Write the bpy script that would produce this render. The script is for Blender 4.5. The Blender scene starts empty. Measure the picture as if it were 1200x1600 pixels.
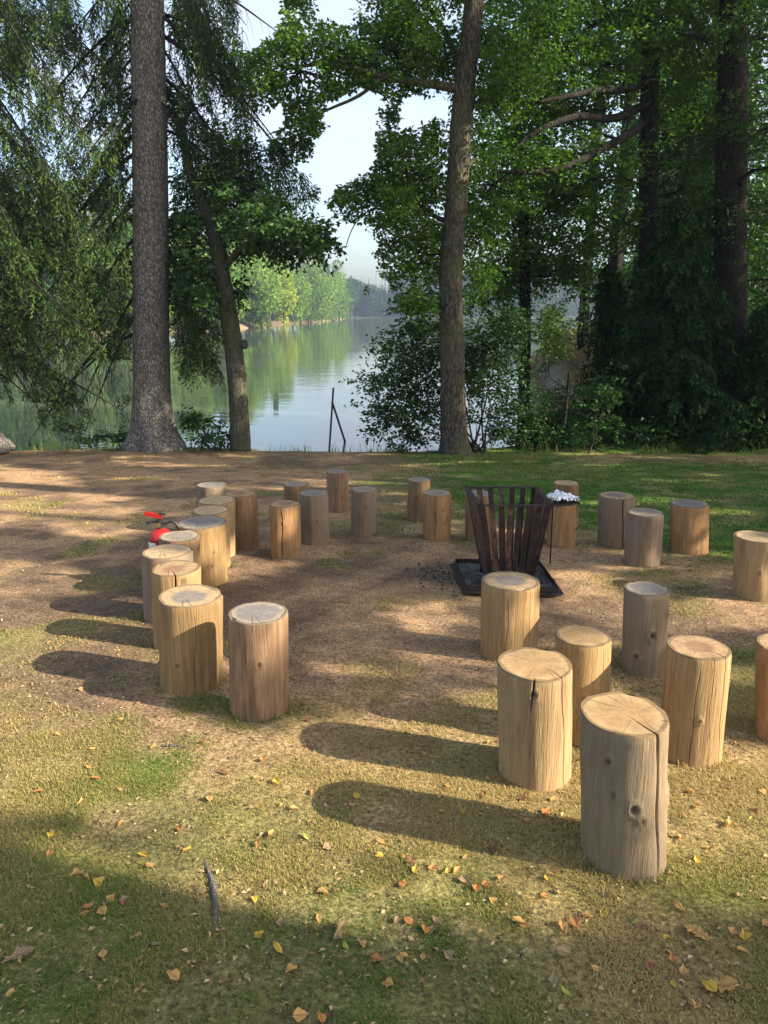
import bpy, math, random
import numpy as np
from mathutils import Vector

SC = bpy.context.scene
COL = SC.collection

# ------------------------------------------------------------------ camera, sky, sun, exposure
F, YH, CAMH = 1155.0, 487.0, 1.6
PIT = math.atan((800 - YH) / F)
SLOPE = math.tan(math.radians(4.0))
cd = bpy.data.cameras.new('camera')
cam = bpy.data.objects.new('camera', cd)
COL.objects.link(cam)
cam.location = (0, 0, CAMH)
cam.rotation_euler = (math.pi / 2 - PIT, 0, 0)
cd.sensor_fit = 'VERTICAL'
cd.sensor_height = 36.0
cd.lens = 36.0 * F / 1600.0
cd.clip_end = 3000
cd.clip_start = 0.05
SC.camera = cam

SUN_AZ, SUN_EL = math.radians(-18.5), math.radians(30.0)
SUN = np.array([math.cos(SUN_EL) * math.cos(SUN_AZ), math.cos(SUN_EL) * math.sin(SUN_AZ), math.sin(SUN_EL)])
w = bpy.data.worlds.new("World")
SC.world = w
w.use_nodes = True
wn = w.node_tree
sky = wn.nodes.new('ShaderNodeTexSky')
sky.sky_type = 'NISHITA'
sky.sun_disc = False
sky.sun_elevation = SUN_EL
sky.sun_rotation = math.pi / 2 - SUN_AZ
sky.air_density = 1.0
sky.dust_density = 3.5
sky.ozone_density = 1.5
bg = wn.nodes['Background']
hsv = wn.nodes.new('ShaderNodeHueSaturation')
hsv.inputs['Saturation'].default_value = 0.95
wn.links.new(sky.outputs[0], hsv.inputs['Color'])
tcw = wn.nodes.new('ShaderNodeTexCoord')
mpw = wn.nodes.new('ShaderNodeMapping'); mpw.inputs['Scale'].default_value = (1.0, 1.0, 2.6)
wn.links.new(tcw.outputs['Generated'], mpw.inputs[0])
nzw = wn.nodes.new('ShaderNodeTexNoise'); nzw.inputs['Scale'].default_value = 3.4; nzw.inputs['Detail'].default_value = 7; nzw.inputs['Roughness'].default_value = .58
wn.links.new(mpw.outputs[0], nzw.inputs['Vector'])
rpw = wn.nodes.new('ShaderNodeValToRGB'); rpw.color_ramp.elements[0].position = .45; rpw.color_ramp.elements[1].position = .58
rpw.color_ramp.elements[0].color = (0, 0, 0, 1); rpw.color_ramp.elements[1].color = (.75, .75, .75, 1)
wn.links.new(nzw.outputs[0], rpw.inputs[0])
mxw = wn.nodes.new('ShaderNodeMix'); mxw.data_type = 'RGBA'
wn.links.new(rpw.outputs[0], mxw.inputs[0]); wn.links.new(hsv.outputs[0], mxw.inputs[6]); mxw.inputs[7].default_value = (2.5, 2.72, 3.15, 1)
wn.links.new(mxw.outputs[2], bg.inputs[0])
bg.inputs[1].default_value = 0.125
sl = bpy.data.lights.new('sun', 'SUN')
sl.energy = 5.0
sl.angle = math.radians(0.5)
sl.color = (1.0, 0.88, 0.70)
so = bpy.data.objects.new('sun', sl)
COL.objects.link(so)
so.rotation_euler = Vector(SUN).to_track_quat('Z', 'Y').to_euler()
SC.view_settings.view_transform = 'Standard'
SC.view_settings.look = 'None'
SC.view_settings.gamma = 1
SC.view_settings.exposure = 1.62
SC.cycles.max_bounces = 8
SC.cycles.transparent_max_bounces = 4
SC.cycles.volume_bounces = 0
SC.cycles.use_denoising = True

# ------------------------------------------------------------------ picture <-> place
def ray(px, py):
    a = (px - 600) / F
    b = (py - 800) / F
    return (a, math.cos(PIT) - b * math.sin(PIT), -math.sin(PIT) - b * math.cos(PIT))

def PW(px, py, Y):
    r = ray(px, py)
    s = Y / r[1]
    return np.array([r[0] * s, Y, CAMH + r[2] * s])

def G(px, py):
    r = ray(px, py)
    s = CAMH / (-r[2] - SLOPE * r[1])
    return np.array([r[0] * s, r[1] * s, CAMH + r[2] * s])

def pix(P):
    P = np.asarray(P, float)
    y, z = P[..., 1], P[..., 2] - CAMH
    dep = y * math.cos(PIT) - z * math.sin(PIT)
    up = y * math.sin(PIT) + z * math.cos(PIT)
    dep = np.where(dep < 0.05, 0.05, dep)
    return 600 + F * P[..., 0] / dep, 800 - F * up / dep

def mpp(Y):
    return Y / F * 1.0

def inpoly(x, y, poly):
    r = np.zeros(np.shape(x), bool)
    n = len(poly)
    j = n - 1
    for i in range(n):
        xi, yi = poly[i]
        xj, yj = poly[j]
        if yi != yj:
            r ^= ((yi > y) != (yj > y)) & (x < (xj - xi) * (y - yi) / (yj - yi) + xi)
        j = i
    return r

RT = np.random.RandomState(5).rand(256, 256)
def vn(x, y):
    xi, yi = np.floor(x).astype(int), np.floor(y).astype(int)
    fx, fy = x - xi, y - yi
    fx = fx * fx * (3 - 2 * fx)
    fy = fy * fy * (3 - 2 * fy)
    a = RT[xi & 255, yi & 255]; b = RT[(xi + 1) & 255, yi & 255]
    c = RT[xi & 255, (yi + 1) & 255]; d = RT[(xi + 1) & 255, (yi + 1) & 255]
    return (a * (1 - fx) + b * fx) * (1 - fy) + (c * (1 - fx) + d * fx) * fy
def fbm(x, y, o=4):
    s, a, t = 0, 1.0, 0
    for k in range(o):
        s = s + a * vn(x * 2 ** k + 17.3 * k, y * 2 ** k + 9.1 * k)
        t += a
        a *= 0.5
    return s / t
def sst(a, b, x):
    t = np.clip((x - a) / (b - a), 0, 1)
    return t * t * (3 - 2 * t)

# ------------------------------------------------------------------ mesh and object helpers
def mesh_np(name, V, faces, attrs=None, smooth=False, colors=None):
    """faces: list of int arrays, each (n,3) or (n,4)"""
    me = bpy.data.meshes.new(name)
    V = np.asarray(V, np.float32)
    me.vertices.add(len(V))
    me.vertices.foreach_set('co', V.ravel())
    faces = [np.asarray(f, np.int32) for f in faces if len(f)]
    idx = np.concatenate([f.ravel() for f in faces])
    tot = np.concatenate([np.full(len(f), f.shape[1], np.int32) for f in faces])
    st = np.concatenate([[0], np.cumsum(tot)[:-1]]).astype(np.int32)
    me.loops.add(len(idx))
    me.loops.foreach_set('vertex_index', idx)
    me.polygons.add(len(tot))
    me.polygons.foreach_set('loop_start', st)
    me.polygons.foreach_set('loop_total', tot)
    me.polygons.foreach_set('use_smooth', np.full(len(tot), smooth, bool))
    me.update(calc_edges=True)
    me.validate()
    for k, v in (attrs or {}).items():
        a = me.attributes.new(k, 'FLOAT', 'POINT')
        a.data.foreach_set('value', np.asarray(v, np.float32))
    for k, v in (colors or {}).items():
        a = me.attributes.new(k, 'FLOAT_COLOR', 'POINT')
        a.data.foreach_set('color', np.asarray(v, np.float32).ravel())
    return me

def tag(o, label=None, cat=None, group=None, kind=None):
    if label: o['label'] = label
    if cat: o['category'] = cat
    if group: o['group'] = group
    if kind: o['kind'] = kind
    return o

def obj(name, me, mat, parent=None, loc=None):
    o = bpy.data.objects.new(name, me)
    COL.objects.link(o)
    if mat is not None:
        me.materials.clear()
        me.materials.append(mat)
    if parent is not None: o.parent = parent
    if loc is not None: o.location = loc
    return o

def empty(name, loc=(0, 0, 0), rz=0):
    o = bpy.data.objects.new(name, None)
    o.empty_display_size = 0.1
    COL.objects.link(o)
    o.location = loc
    o.rotation_euler = (0, 0, rz)
    return o

class MB:
    """collects vertices and faces"""
    def __init__(s):
        s.V, s.T, s.Q, s.n, s.A = [], [], [], 0, []
    def add(s, V, T=None, Q=None, a=0.0):
        V = np.asarray(V, float)
        if T is not None and len(T): s.T.append(np.asarray(T) + s.n)
        if Q is not None and len(Q): s.Q.append(np.asarray(Q) + s.n)
        s.V.append(V)
        s.A.append(np.broadcast_to(a, (len(V),)))
        s.n += len(V)
    def mesh(s, name, smooth=False):
        f = []
        if s.T: f.append(np.concatenate(s.T))
        if s.Q: f.append(np.concatenate(s.Q))
        return mesh_np(name, np.concatenate(s.V), f, {'tint': np.concatenate(s.A)}, smooth)
    def box(s, c, size, R=None):
        h = np.array(size) / 2.0
        v = np.array([[x, y, z] for x in (-1, 1) for y in (-1, 1) for z in (-1, 1)]) * h
        if R is not None: v = v @ np.array(R).T
        s.add(v + np.array(c), Q=[[0, 1, 3, 2], [4, 6, 7, 5], [0, 4, 5, 1], [2, 3, 7, 6], [0, 2, 6, 4], [1, 5, 7, 3]])
    def bar(s, a, b, wd, th, up=(0, 0, 1)):
        a, b = np.array(a, float), np.array(b, float)
        d = b - a
        L = np.linalg.norm(d)
        d /= L
        u = np.cross(np.array(up, float), d)
        if np.linalg.norm(u) < 1e-4: u = np.cross(np.array([1.0, 0, 0]), d)
        u /= np.linalg.norm(u)
        v = np.cross(d, u)
        s.box((a + b) / 2, (wd, th, L), np.stack([u, v, d], 1))
    def tube(s, P, R, k=6, caps=True, jit=0.0, rs=None):
        P = np.asarray(P, float)
        n = len(P)
        R = np.broadcast_to(R, (n,))
        T = np.gradient(P, axis=0)
        T /= np.linalg.norm(T, axis=1)[:, None] + 1e-9
        ref = np.array([0, 1.0, 0]) if abs(T[0][1]) < 0.9 else np.array([1.0, 0, 0])
        u = np.cross(T[0], ref); u /= np.linalg.norm(u)
        V = []
        ang = np.arange(k) * 2 * math.pi / k
        for i in range(n):
            u = u - T[i] * np.dot(u, T[i])
            u /= np.linalg.norm(u) + 1e-9
            v = np.cross(T[i], u)
            rr = R[i] * (1 + (jit * (rs.rand(k) - 0.5) if jit else 0))
            V.append(P[i] + (np.cos(ang) * rr)[:, None] * u + (np.sin(ang) * rr)[:, None] * v)
        V = np.concatenate(V)
        i = np.arange(n - 1)[:, None] * k
        j = np.arange(k)[None, :]
        j2 = (j + 1) % k
        Q = np.stack([i + j, i + j2, i + k + j2, i + k + j], -1).reshape(-1, 4)
        T3 = []
        if caps:
            for c, rev in ((0, True), ((n - 1) * k, False)):
                for q in range(1, k - 1):
                    T3.append([c, c + q + 1, c + q] if rev else [c, c + q, c + q + 1])
        s.add(V, T=T3 if T3 else None, Q=Q)
    def lathe(s, prof, k=20, c=(0, 0, 0)):
        prof = np.array(prof, float)
        ang = np.arange(k) * 2 * math.pi / k
        V = np.concatenate([np.stack([r * np.cos(ang), r * np.sin(ang), np.full(k, z)], 1) for r, z in prof]) + np.array(c)
        n = len(prof)
        i = np.arange(n - 1)[:, None] * k
        j = np.arange(k)[None, :]
        j2 = (j + 1) % k
        s.add(V, Q=np.stack([i + j, i + j2, i + k + j2, i + k + j], -1).reshape(-1, 4))

def bez(p0, p1, p2, p3, n):
    t = np.linspace(0, 1, n)[:, None]
    return (1 - t) ** 3 * p0 + 3 * (1 - t) ** 2 * t * p1 + 3 * (1 - t) * t * t * p2 + t ** 3 * p3

def smoothline(P, n):
    """Catmull-Rom through points"""
    P = np.asarray(P, float)
    Q = np.vstack([2 * P[0] - P[1], P, 2 * P[-1] - P[-2]])
    out = []
    for t in np.linspace(0, len(P) - 1 - 1e-6, n):
        i = int(t); f = t - i
        a, b, c, d = Q[i], Q[i + 1], Q[i + 2], Q[i + 3]
        out.append(0.5 * ((2 * b) + (c - a) * f + (2 * a - 5 * b + 4 * c - d) * f * f + (-a + 3 * b - 3 * c + d) * f ** 3))
    return np.array(out)

# ------------------------------------------------------------------ materials
def newmat(name):
    m = bpy.data.materials.new(name)
    m.use_nodes = True
    return m, m.node_tree.nodes, m.node_tree.links, m.node_tree.nodes['Principled BSDF']

def N(ns, t, **kw):
    n = ns.new(t)
    for k, v in kw.items():
        if k in n.inputs: n.inputs[k].default_value = v
        else: setattr(n, k, v)
    return n

def mixc(ns, ls, fac, a, b, mode='MIX'):
    m = ns.new('ShaderNodeMix')
    m.data_type = 'RGBA'
    m.blend_type = mode
    for s, v in ((m.inputs[0], fac), (m.inputs[6], a), (m.inputs[7], b)):
        if isinstance(v, (int, float)): s.default_value = v
        elif isinstance(v, tuple): s.default_value = v if len(v) == 4 else v + (1,)
        else: ls.new(v, s)
    return m.outputs[2]

def ramp(ns, ls, fac, stops):
    r = ns.new('ShaderNodeValToRGB')
    ls.new(fac, r.inputs[0])
    e = r.color_ramp.elements
    while len(e) < len(stops): e.new(0.5)
    for i, (p, c) in enumerate(stops):
        e[i].position = p
        e[i].color = (c if isinstance(c, tuple) else (c, c, c)) + (1,)
    return r.outputs[0]

def coords(ns, ls, scale=(1, 1, 1), loc=(0, 0, 0), kind='Object'):
    t = ns.new('ShaderNodeTexCoord')
    m = ns.new('ShaderNodeMapping')
    m.inputs['Scale'].default_value = scale
    m.inputs['Location'].default_value = loc
    ls.new(t.outputs[kind], m.inputs[0])
    return m.outputs[0]

def noise(ns, ls, vec, scale, detail=3, rough=0.55):
    n = N(ns, 'ShaderNodeTexNoise', Scale=scale, Detail=detail, Roughness=rough)
    ls.new(vec, n.inputs['Vector'])
    return n.outputs[0]

def attr(ns, name):
    a = ns.new('ShaderNodeAttribute')
    a.attribute_name = name
    return a

def bumped(ns, ls, bs, h, strength, dist):
    b = N(ns, 'ShaderNodeBump', Strength=strength, Distance=dist)
    ls.new(h, b.inputs['Height'])
    ls.new(b.outputs[0], bs.inputs['Normal'])

def leafmat(name, c0, c1, trans=0.35, rough=0.5, spec=0.25, tc=None):
    m, ns, ls, b = newmat(name)
    a = attr(ns, 'tint')
    col = ramp(ns, ls, a.outputs['Fac'], [(0.0, c0), (0.75, c1), (1.0, tuple(min(1, x * 1.5) for x in c1))])
    ls.new(col, b.inputs['Base Color'])
    b.inputs['Roughness'].default_value = rough
    b.inputs['Specular IOR Level'].default_value = spec
    t = ns.new('ShaderNodeBsdfTranslucent')
    tcol = mixc(ns, ls, 1.0, col, tc or (1.5, 1.6, 0.5), 'MULTIPLY')
    ls.new(tcol, t.inputs[0])
    mx = ns.new('ShaderNodeMixShader')
    mx.inputs[0].default_value = trans
    ls.new(b.outputs[0], mx.inputs[1]); ls.new(t.outputs[0], mx.inputs[2])
    ls.new(mx.outputs[0], ns['Material Output'].inputs[0])
    return m

def barkmat(name, ca, cb, sc=(9, 9, 2.2), moss=None, bs=0.7, flake=True):
    m, ns, ls, b = newmat(name)
    v = coords(ns, ls, sc)
    n1 = noise(ns, ls, v, 3.0, 6, 0.65)
    vo = N(ns, 'ShaderNodeTexVoronoi', Scale=4.5)
    vo.feature = 'DISTANCE_TO_EDGE'
    vv = coords(ns, ls, (sc[0], sc[1], sc[2] * 1.4))
    wv = mixc(ns, ls, 0.12, vv, N(ns, 'ShaderNodeTexNoise', Scale=5.0).outputs[1])
    ls.new(wv, vo.inputs['Vector'])
    e = ramp(ns, ls, vo.outputs['Distance'], [(0.0, 0.35), (0.12, 0.8), (0.4, 1.0)])
    f = N(ns, 'ShaderNodeMath', operation='MULTIPLY')
    ls.new(e, f.inputs[0]); ls.new(n1, f.inputs[1])
    col = ramp(ns, ls, f.outputs[0], [(0.05, tuple(x * 0.35 for x in ca)), (0.3, ca), (0.62, cb), (0.9, tuple(min(1, x * 1.35) for x in cb))])
    if moss:
        n2 = noise(ns, ls, coords(ns, ls, (1, 1, 0.6)), 1.7, 3)
        col = mixc(ns, ls, ramp(ns, ls, n2, [(0.48, 0.0), (0.66, 0.6)]), col, moss)
    ls.new(col, b.inputs['Base Color'])
    b.inputs['Roughness'].default_value = 0.9
    b.inputs['Specular IOR Level'].default_value = 0.2
    bumped(ns, ls, b, f.outputs[0], bs, 0.05)
    return m

M = {}
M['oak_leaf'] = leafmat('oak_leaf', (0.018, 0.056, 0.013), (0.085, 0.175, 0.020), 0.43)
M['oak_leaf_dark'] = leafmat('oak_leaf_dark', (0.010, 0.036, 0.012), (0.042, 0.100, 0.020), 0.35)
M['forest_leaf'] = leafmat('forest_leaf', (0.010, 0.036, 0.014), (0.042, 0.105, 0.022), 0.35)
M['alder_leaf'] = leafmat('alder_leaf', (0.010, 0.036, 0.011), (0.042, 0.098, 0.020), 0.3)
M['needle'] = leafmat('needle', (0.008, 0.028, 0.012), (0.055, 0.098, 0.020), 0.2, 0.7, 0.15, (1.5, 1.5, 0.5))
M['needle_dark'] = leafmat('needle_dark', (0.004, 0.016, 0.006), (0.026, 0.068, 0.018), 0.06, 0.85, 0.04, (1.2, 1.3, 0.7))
M['shore_leaf'] = leafmat('shore_leaf', (0.040, 0.100, 0.018), (0.140, 0.225, 0.035), 0.3, 0.6, 0.2)
M['shore_leaf_deep'] = leafmat('shore_leaf_deep', (0.022, 0.065, 0.016), (0.085, 0.150, 0.028), 0.25, 0.7, 0.1)
M['shore_leaf_yellow'] = leafmat('shore_leaf_yellow', (0.07, 0.12, 0.02), (0.26, 0.31, 0.04), 0.3, 0.7, 0.1)
M['far_leaf'] = leafmat('far_leaf', (0.012, 0.042, 0.022), (0.035, 0.085, 0.032), 0.2, 0.7, 0.1)
M['spruce_bark'] = barkmat('spruce_bark', (0.125, 0.112, 0.102), (0.36, 0.33, 0.295), (6.5, 6.5, 2.3), bs=1.0)
M['oak_bark'] = barkmat('oak_bark', (0.055, 0.046, 0.037), (0.165, 0.138, 0.108), (6, 6, 1.2), moss=(0.10, 0.105, 0.045))
M['alder_bark'] = barkmat('alder_bark', (0.060, 0.058, 0.042), (0.150, 0.140, 0.100), (9, 9, 2.0), moss=(0.075, 0.085, 0.035))
M['dark_bark'] = barkmat('dark_bark', (0.016, 0.014, 0.012), (0.046, 0.039, 0.032), (7, 7, 1.8))

# ------------------------------------------------------------------ the lay of the land
WZ = -1.42
LAKE = [(-90, 14.6), (-30, 14.4), (-6.6, 14.3), (-4.9, 14.5), (-3.4, 14.5), (-2.2, 14.15), (-0.5, 14.1), (1.2, 14.3), (2.2, 14.6), (3.3, 15.2), (3.9, 19), (5.3, 27), (6.6, 36),
        (12, 44), (32, 60), (80, 150), (130, 372), (-17, 372), (-15, 290), (-19.5, 230), (-24, 165), (-25.5, 124), (-34, 110), (-42, 95), (-58, 80), (-90, 60)]
def lake_sd(x, y):
    x = np.asarray(x, float); y = np.asarray(y, float)
    d = np.full(x.shape, 1e9)
    n = len(LAKE)
    for i in range(n):
        ax, ay = LAKE[i]; bx, by = LAKE[(i + 1) % n]
        ex, ey = bx - ax, by - ay
        t = np.clip(((x - ax) * ex + (y - ay) * ey) / (ex * ex + ey * ey), 0, 1)
        d = np.minimum(d, np.hypot(x - ax - t * ex, y - ay - t * ey))
    return np.where(inpoly(x, y, LAKE), -d, d)        # negative in the water

def height(x, y):
    x = np.asarray(x, float); y = np.asarray(y, float)
    h = -SLOPE * np.clip(y, -40, 14.0)
    # rough ground, calm where the stools stand
    h = h + 0.05 * (fbm(x * 0.5 + 9, y * 0.5, 2) - 0.5) * sst(8, 12, y)
    # raised bank with the path on the right
    h = h + 1.7 * sst(5.9, 8.8, x - 0.03 * (y - 28)) * sst(21, 30, y) * sst(120, 60, y) + 0.5 * sst(9, 30, x) * sst(16, 22, y)
    d = lake_sd(x, y)
    far = sst(45, 70, y)
    h = h + far * (np.clip(d, 0, 60) * 0.05 + 0.3 * sst(0, 4, d))
    s = sst(-0.9, 0.25 + 2.0 * far, d + 0.25 * (fbm(x * 1.5, y * 1.5, 2) - 0.5))
    return -2.6 * (1 - s) + h * s

def axis(segs):
    out = []
    for a, b, st in segs:
        n = max(1, int(round((b - a) / st)))
        out += list(np.linspace(a, b, n, endpoint=False))
    out.append(segs[-1][1])
    return np.array(out)
xs = axis([(-900, -200, 50), (-200, -60, 10), (-60, -14, 1.0), (-14, -8, 0.25), (-8, 8, 0.07), (8, 14, 0.3), (14, 60, 1.2), (60, 200, 10), (200, 900, 50)])
ys = axis([(-300, -40, 20), (-40, -4, 2), (-4, 1, 0.25), (1, 13.5, 0.07), (13.5, 17, 0.1), (17, 45, 0.5), (45, 180, 2.5), (180, 420, 5), (420, 1500, 60)])
GX, GY = np.meshgrid(xs, ys)

def grassness(x, y):
    """1 where the turf is whole, 0 where feet have worn it to soil"""
    n = fbm(x * 0.9 + 3, y * 0.9 + 7, 4)
    n2 = fbm(x * 3.1 + 30, y * 3.1, 3)
    ring = np.hypot((x - 0.0) / 2.5, (y - 5.2) / 2.1)
    worn = sst(1.45, 0.8, ring + 0.9 * (n - 0.5))
    left = sst(-0.4, -1.8, x + 1.2 * (n - 0.5)) * sst(3.4, 4.4, y) * sst(14.0, 12.5, y)
    back = sst(1.3, -0.6, x + 2.2 * (n - 0.5)) * sst(5.5, 7.0, y)
    strip = sst(1.0, 0.2, np.abs(y - 12.9 - 0.4 * (n - 0.5)) ) * sst(2.5, 4.0, x)
    wv = np.maximum(np.maximum(worn, left), np.maximum(back * 0.93, strip * 0.8))
    g = 1 - wv
    g = np.maximum(g, .55 * sst(.56, .68, fbm(x * 2.3 + 60, y * 2.3 + 5, 4)) * sst(.1, .5, 1 - wv * .62)) * (0.55 + 1.1 * (n2 - 0.3))
    return np.clip(g, 0, 1)

def greenness(x, y):
    n = fbm(x * 1.3 + 50, y * 1.3 + 11, 4)
    g = 0.27 + 1.9 * (n - 0.52)
    g = g + 0.85 * sst(-0.6, 1.2, x) * sst(5.2, 6.8, y) + 0.30 * sst(2.35, 1.7, y)  # last term greens the nearest turf, tinting the foreground shade through its colour
    return np.clip(g, 0, 1)

hz = height(GX, GY)
V = np.stack([GX, GY, hz], -1).reshape(-1, 3)
nx, ny = len(xs), len(ys)
I = (np.arange(ny - 1)[:, None] * nx + np.arange(nx - 1)[None, :]).reshape(-1)
Q = np.stack([I, I + 1, I + nx + 1, I + nx], -1)
fx, fy = V[:, 0], V[:, 1]
g = grassness(fx, fy); gr = greenness(fx, fy)
soil = np.array([0.165, 0.112, 0.072]); soil2 = np.array([0.370, 0.240, 0.135])
straw = np.array([0.280, 0.212, 0.080]); green = np.array([0.075, 0.175, 0.024])
nn = fbm(fx * 1.1 + 80, fy * 1.1 + 3, 4)[:, None]
nn = nn * .6 + .4 * fbm(fx * 4 + 8, fy * 4 + 3, 3)[:, None]
cs = soil * (1 - sst(0.38, 0.62, nn)) + soil2 * sst(0.38, 0.62, nn)
cg = straw * (1 - gr[:, None]) + green * gr[:, None]
colr = cs * (1 - g[:, None]) + cg * g[:, None]
# forest floor and banks
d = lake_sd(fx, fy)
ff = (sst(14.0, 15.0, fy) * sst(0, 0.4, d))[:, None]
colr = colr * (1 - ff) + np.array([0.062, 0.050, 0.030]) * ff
pathm = (np.exp(-((fx - 6.3 - 0.02 * (fy - 26) - 0.35 * np.sin(fy * 0.45)) / 0.40) ** 2) * sst(21, 25, fy) * sst(34, 30, fy))[:, None]
bank = (sst(6.0, 7.0, fx) * sst(19, 24, fy) * sst(60, 50, fy))[:, None]
colr = colr * (1 - bank) + np.array([0.20, 0.115, 0.055]) * bank
colr = colr * (1 - pathm) + np.array([0.24, 0.21, 0.17]) * pathm
farb = (sst(50, 70, fy) * sst(6, 1, d) * (0.25 + 0.75 * sst(.48, .6, fbm(fx * .06, fy * .06, 2))))[:, None]
farw = sst(300, 340, fy)[:, None]
colr = colr * (1 - farw) + np.array([.035, .05, .022]) * farw
farb = farb * (1 - farw)
colr = colr * (1 - farb) + np.array([0.20, 0.15, 0.085]) * farb
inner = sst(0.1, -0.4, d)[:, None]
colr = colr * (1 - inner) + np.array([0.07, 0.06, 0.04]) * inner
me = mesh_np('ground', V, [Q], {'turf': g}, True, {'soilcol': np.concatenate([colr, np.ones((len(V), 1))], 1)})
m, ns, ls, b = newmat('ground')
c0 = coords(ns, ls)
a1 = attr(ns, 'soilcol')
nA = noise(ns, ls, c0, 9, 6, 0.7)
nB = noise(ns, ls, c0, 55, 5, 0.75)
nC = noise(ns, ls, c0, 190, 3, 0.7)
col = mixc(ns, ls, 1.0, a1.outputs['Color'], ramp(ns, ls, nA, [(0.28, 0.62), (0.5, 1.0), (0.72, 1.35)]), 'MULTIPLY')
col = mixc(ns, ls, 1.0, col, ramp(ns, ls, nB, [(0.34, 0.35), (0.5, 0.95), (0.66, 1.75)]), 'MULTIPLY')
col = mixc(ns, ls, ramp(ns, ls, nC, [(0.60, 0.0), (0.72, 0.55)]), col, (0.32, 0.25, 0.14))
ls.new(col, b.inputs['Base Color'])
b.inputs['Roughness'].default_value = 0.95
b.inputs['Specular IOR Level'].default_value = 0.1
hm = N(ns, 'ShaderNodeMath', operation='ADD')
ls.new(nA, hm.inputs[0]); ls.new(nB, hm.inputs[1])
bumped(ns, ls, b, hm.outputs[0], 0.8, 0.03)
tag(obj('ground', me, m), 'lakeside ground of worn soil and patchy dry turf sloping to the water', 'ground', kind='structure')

# lake
me = mesh_np('lake', [(-900, 14.0, WZ), (900, 14.0, WZ), (900, 1500, WZ), (-900, 1500, WZ)], [np.array([[0, 1, 2, 3]])])
m, ns, ls, b = newmat('lake_water')
b.inputs['Base Color'].default_value = (0.075, 0.092, 0.075, 1)
b.inputs['Roughness'].default_value = 0.02
b.inputs['IOR'].default_value = 1.95
v1 = coords(ns, ls, (0.35, 1.6, 1))
n1 = noise(ns, ls, v1, 1.1, 3, 0.5)
v2 = coords(ns, ls, (0.02, 0.09, 1))
n2 = noise(ns, ls, v2, 1.0, 2)
mm = N(ns, 'ShaderNodeMath', operation='MULTIPLY')
ls.new(n1, mm.inputs[0]); ls.new(ramp(ns, ls, n2, [(0.4, 0.35), (0.62, 1.0)]), mm.inputs[1])
bumped(ns, ls, b, mm.outputs[0], 0.10, 0.10)
tag(obj('water', me, m), 'still lake reflecting the trees and the pale sky', 'lake', kind='structure')

# ------------------------------------------------------------------ trees
GAPS = [[(366, -30), (372, 72), (388, 84), (408, 74), (430, 55), (446, 25), (436, -30)],
        [(488, -30), (492, 22), (520, 38), (552, 40), (560, 10), (550, -30)],
        [(396, 215), (408, 178), (440, 158), (452, 182), (436, 214), (412, 226)],
        [(484, 240), (500, 214), (506, 160), (560, 136), (592, 150), (588, 196), (592, 238), (574, 272), (530, 292), (516, 316), (508, 344), (488, 334), (500, 292), (484, 272)],
        [(638, 146), (700, 150), (700, 178), (655, 196), (622, 206), (618, 176)],
        [(516, 352), (552, 344), (588, 372), (592, 426), (612, 440), (612, 462), (540, 430), (534, 388)]]
WATERGAP = [(385, 512), (560, 485), (640, 487), (618, 540), (590, 590), (560, 712), (392, 706), (384, 610)]

def gapmask(P, water=False, grow=9):
    px, py = pix(P)
    jx = px + grow * 2 * (fbm(px * 0.06, py * 0.06, 3) - 0.5) + grow * (vn(px * .3, py * .3) - .5)
    jy = py + grow * 2 * (fbm(px * 0.06 + 40, py * 0.06 + 9, 3) - 0.5)
    r = np.zeros(len(px), bool)
    for p in GAPS: r |= inpoly(jx, jy, p)
    if water: r |= inpoly(jx, jy, WATERGAP)
    return r

def unit(v):
    return v / (np.linalg.norm(v, axis=-1, keepdims=True) + 1e-9)

def leaves_mesh(name, C, D, Nn, L, W, tint, fold=0.25):
    """C bases, D directions, Nn normals, L lengths, W widths"""
    n = len(C)
    S = unit(np.cross(D, Nn)); U = unit(np.cross(S, D))
    L = np.broadcast_to(L, (n,))[:, None]; W = np.broadcast_to(W, (n,))[:, None]
    V = np.empty((n, 4, 3))
    V[:, 0] = C
    V[:, 1] = C + D * L * 0.5 + S * W * 0.5 + U * W * fold
    V[:, 2] = C + D * L
    V[:, 3] = C + D * L * 0.45 - S * W * 0.5 + U * W * fold
    i = np.arange(n)[:, None] * 4
    T = np.concatenate([i + [0, 1, 2], i + [0, 2, 3]])
    return mesh_np(name, V.reshape(-1, 3), [T], {'tint': np.repeat(tint, 4)})

def spray_leaves(SC_, SD, rs, per=14, size=0.08, spread=0.28, flat=0.6):
    """leaves set alternately along short twigs"""
    n = len(SC_)
    t = np.tile(np.linspace(0.05, 1, per), n) + rs.randn(n * per) * 0.05
    c = np.repeat(SC_, per, 0); d = np.repeat(SD, per, 0)
    side = unit(np.cross(d, np.array([0, 0, 1.0]) + 0.3 * rs.randn(n * per, 3)))
    sg = np.tile(np.where(np.arange(per) % 2, 1, -1), n)[:, None]
    C = c + d * (t * spread)[:, None] + 0.25 * spread * rs.randn(n * per, 3) * [1, 1, 0.6]
    D = unit(d * 0.6 + side * sg * 0.9 + rs.randn(n * per, 3) * 0.35 + np.array([0, 0, -0.15]))
    Nn = unit(np.array([0, 0, flat]) + rs.randn(n * per, 3) * 0.55)
    L = size * (0.65 + 0.6 * rs.rand(n * per))
    tint = np.clip(np.repeat(rs.rand(n), per) * 0.55 + rs.rand(n * per) * 0.4, 0, 1)
    return C, D, Nn, L, L * 0.62, tint

def trunk_tube(mb, P, R, n=40, k=20, rs=None, rough=0.05, flare=None):
    line = smoothline(P, n)
    t = np.linspace(0, len(P) - 1, n)
    rr = np.interp(t, np.arange(len(P)), R)
    mb.tube(line, rr, k=k, jit=rough, rs=rs or np.random.RandomState(1))
    return line

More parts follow.
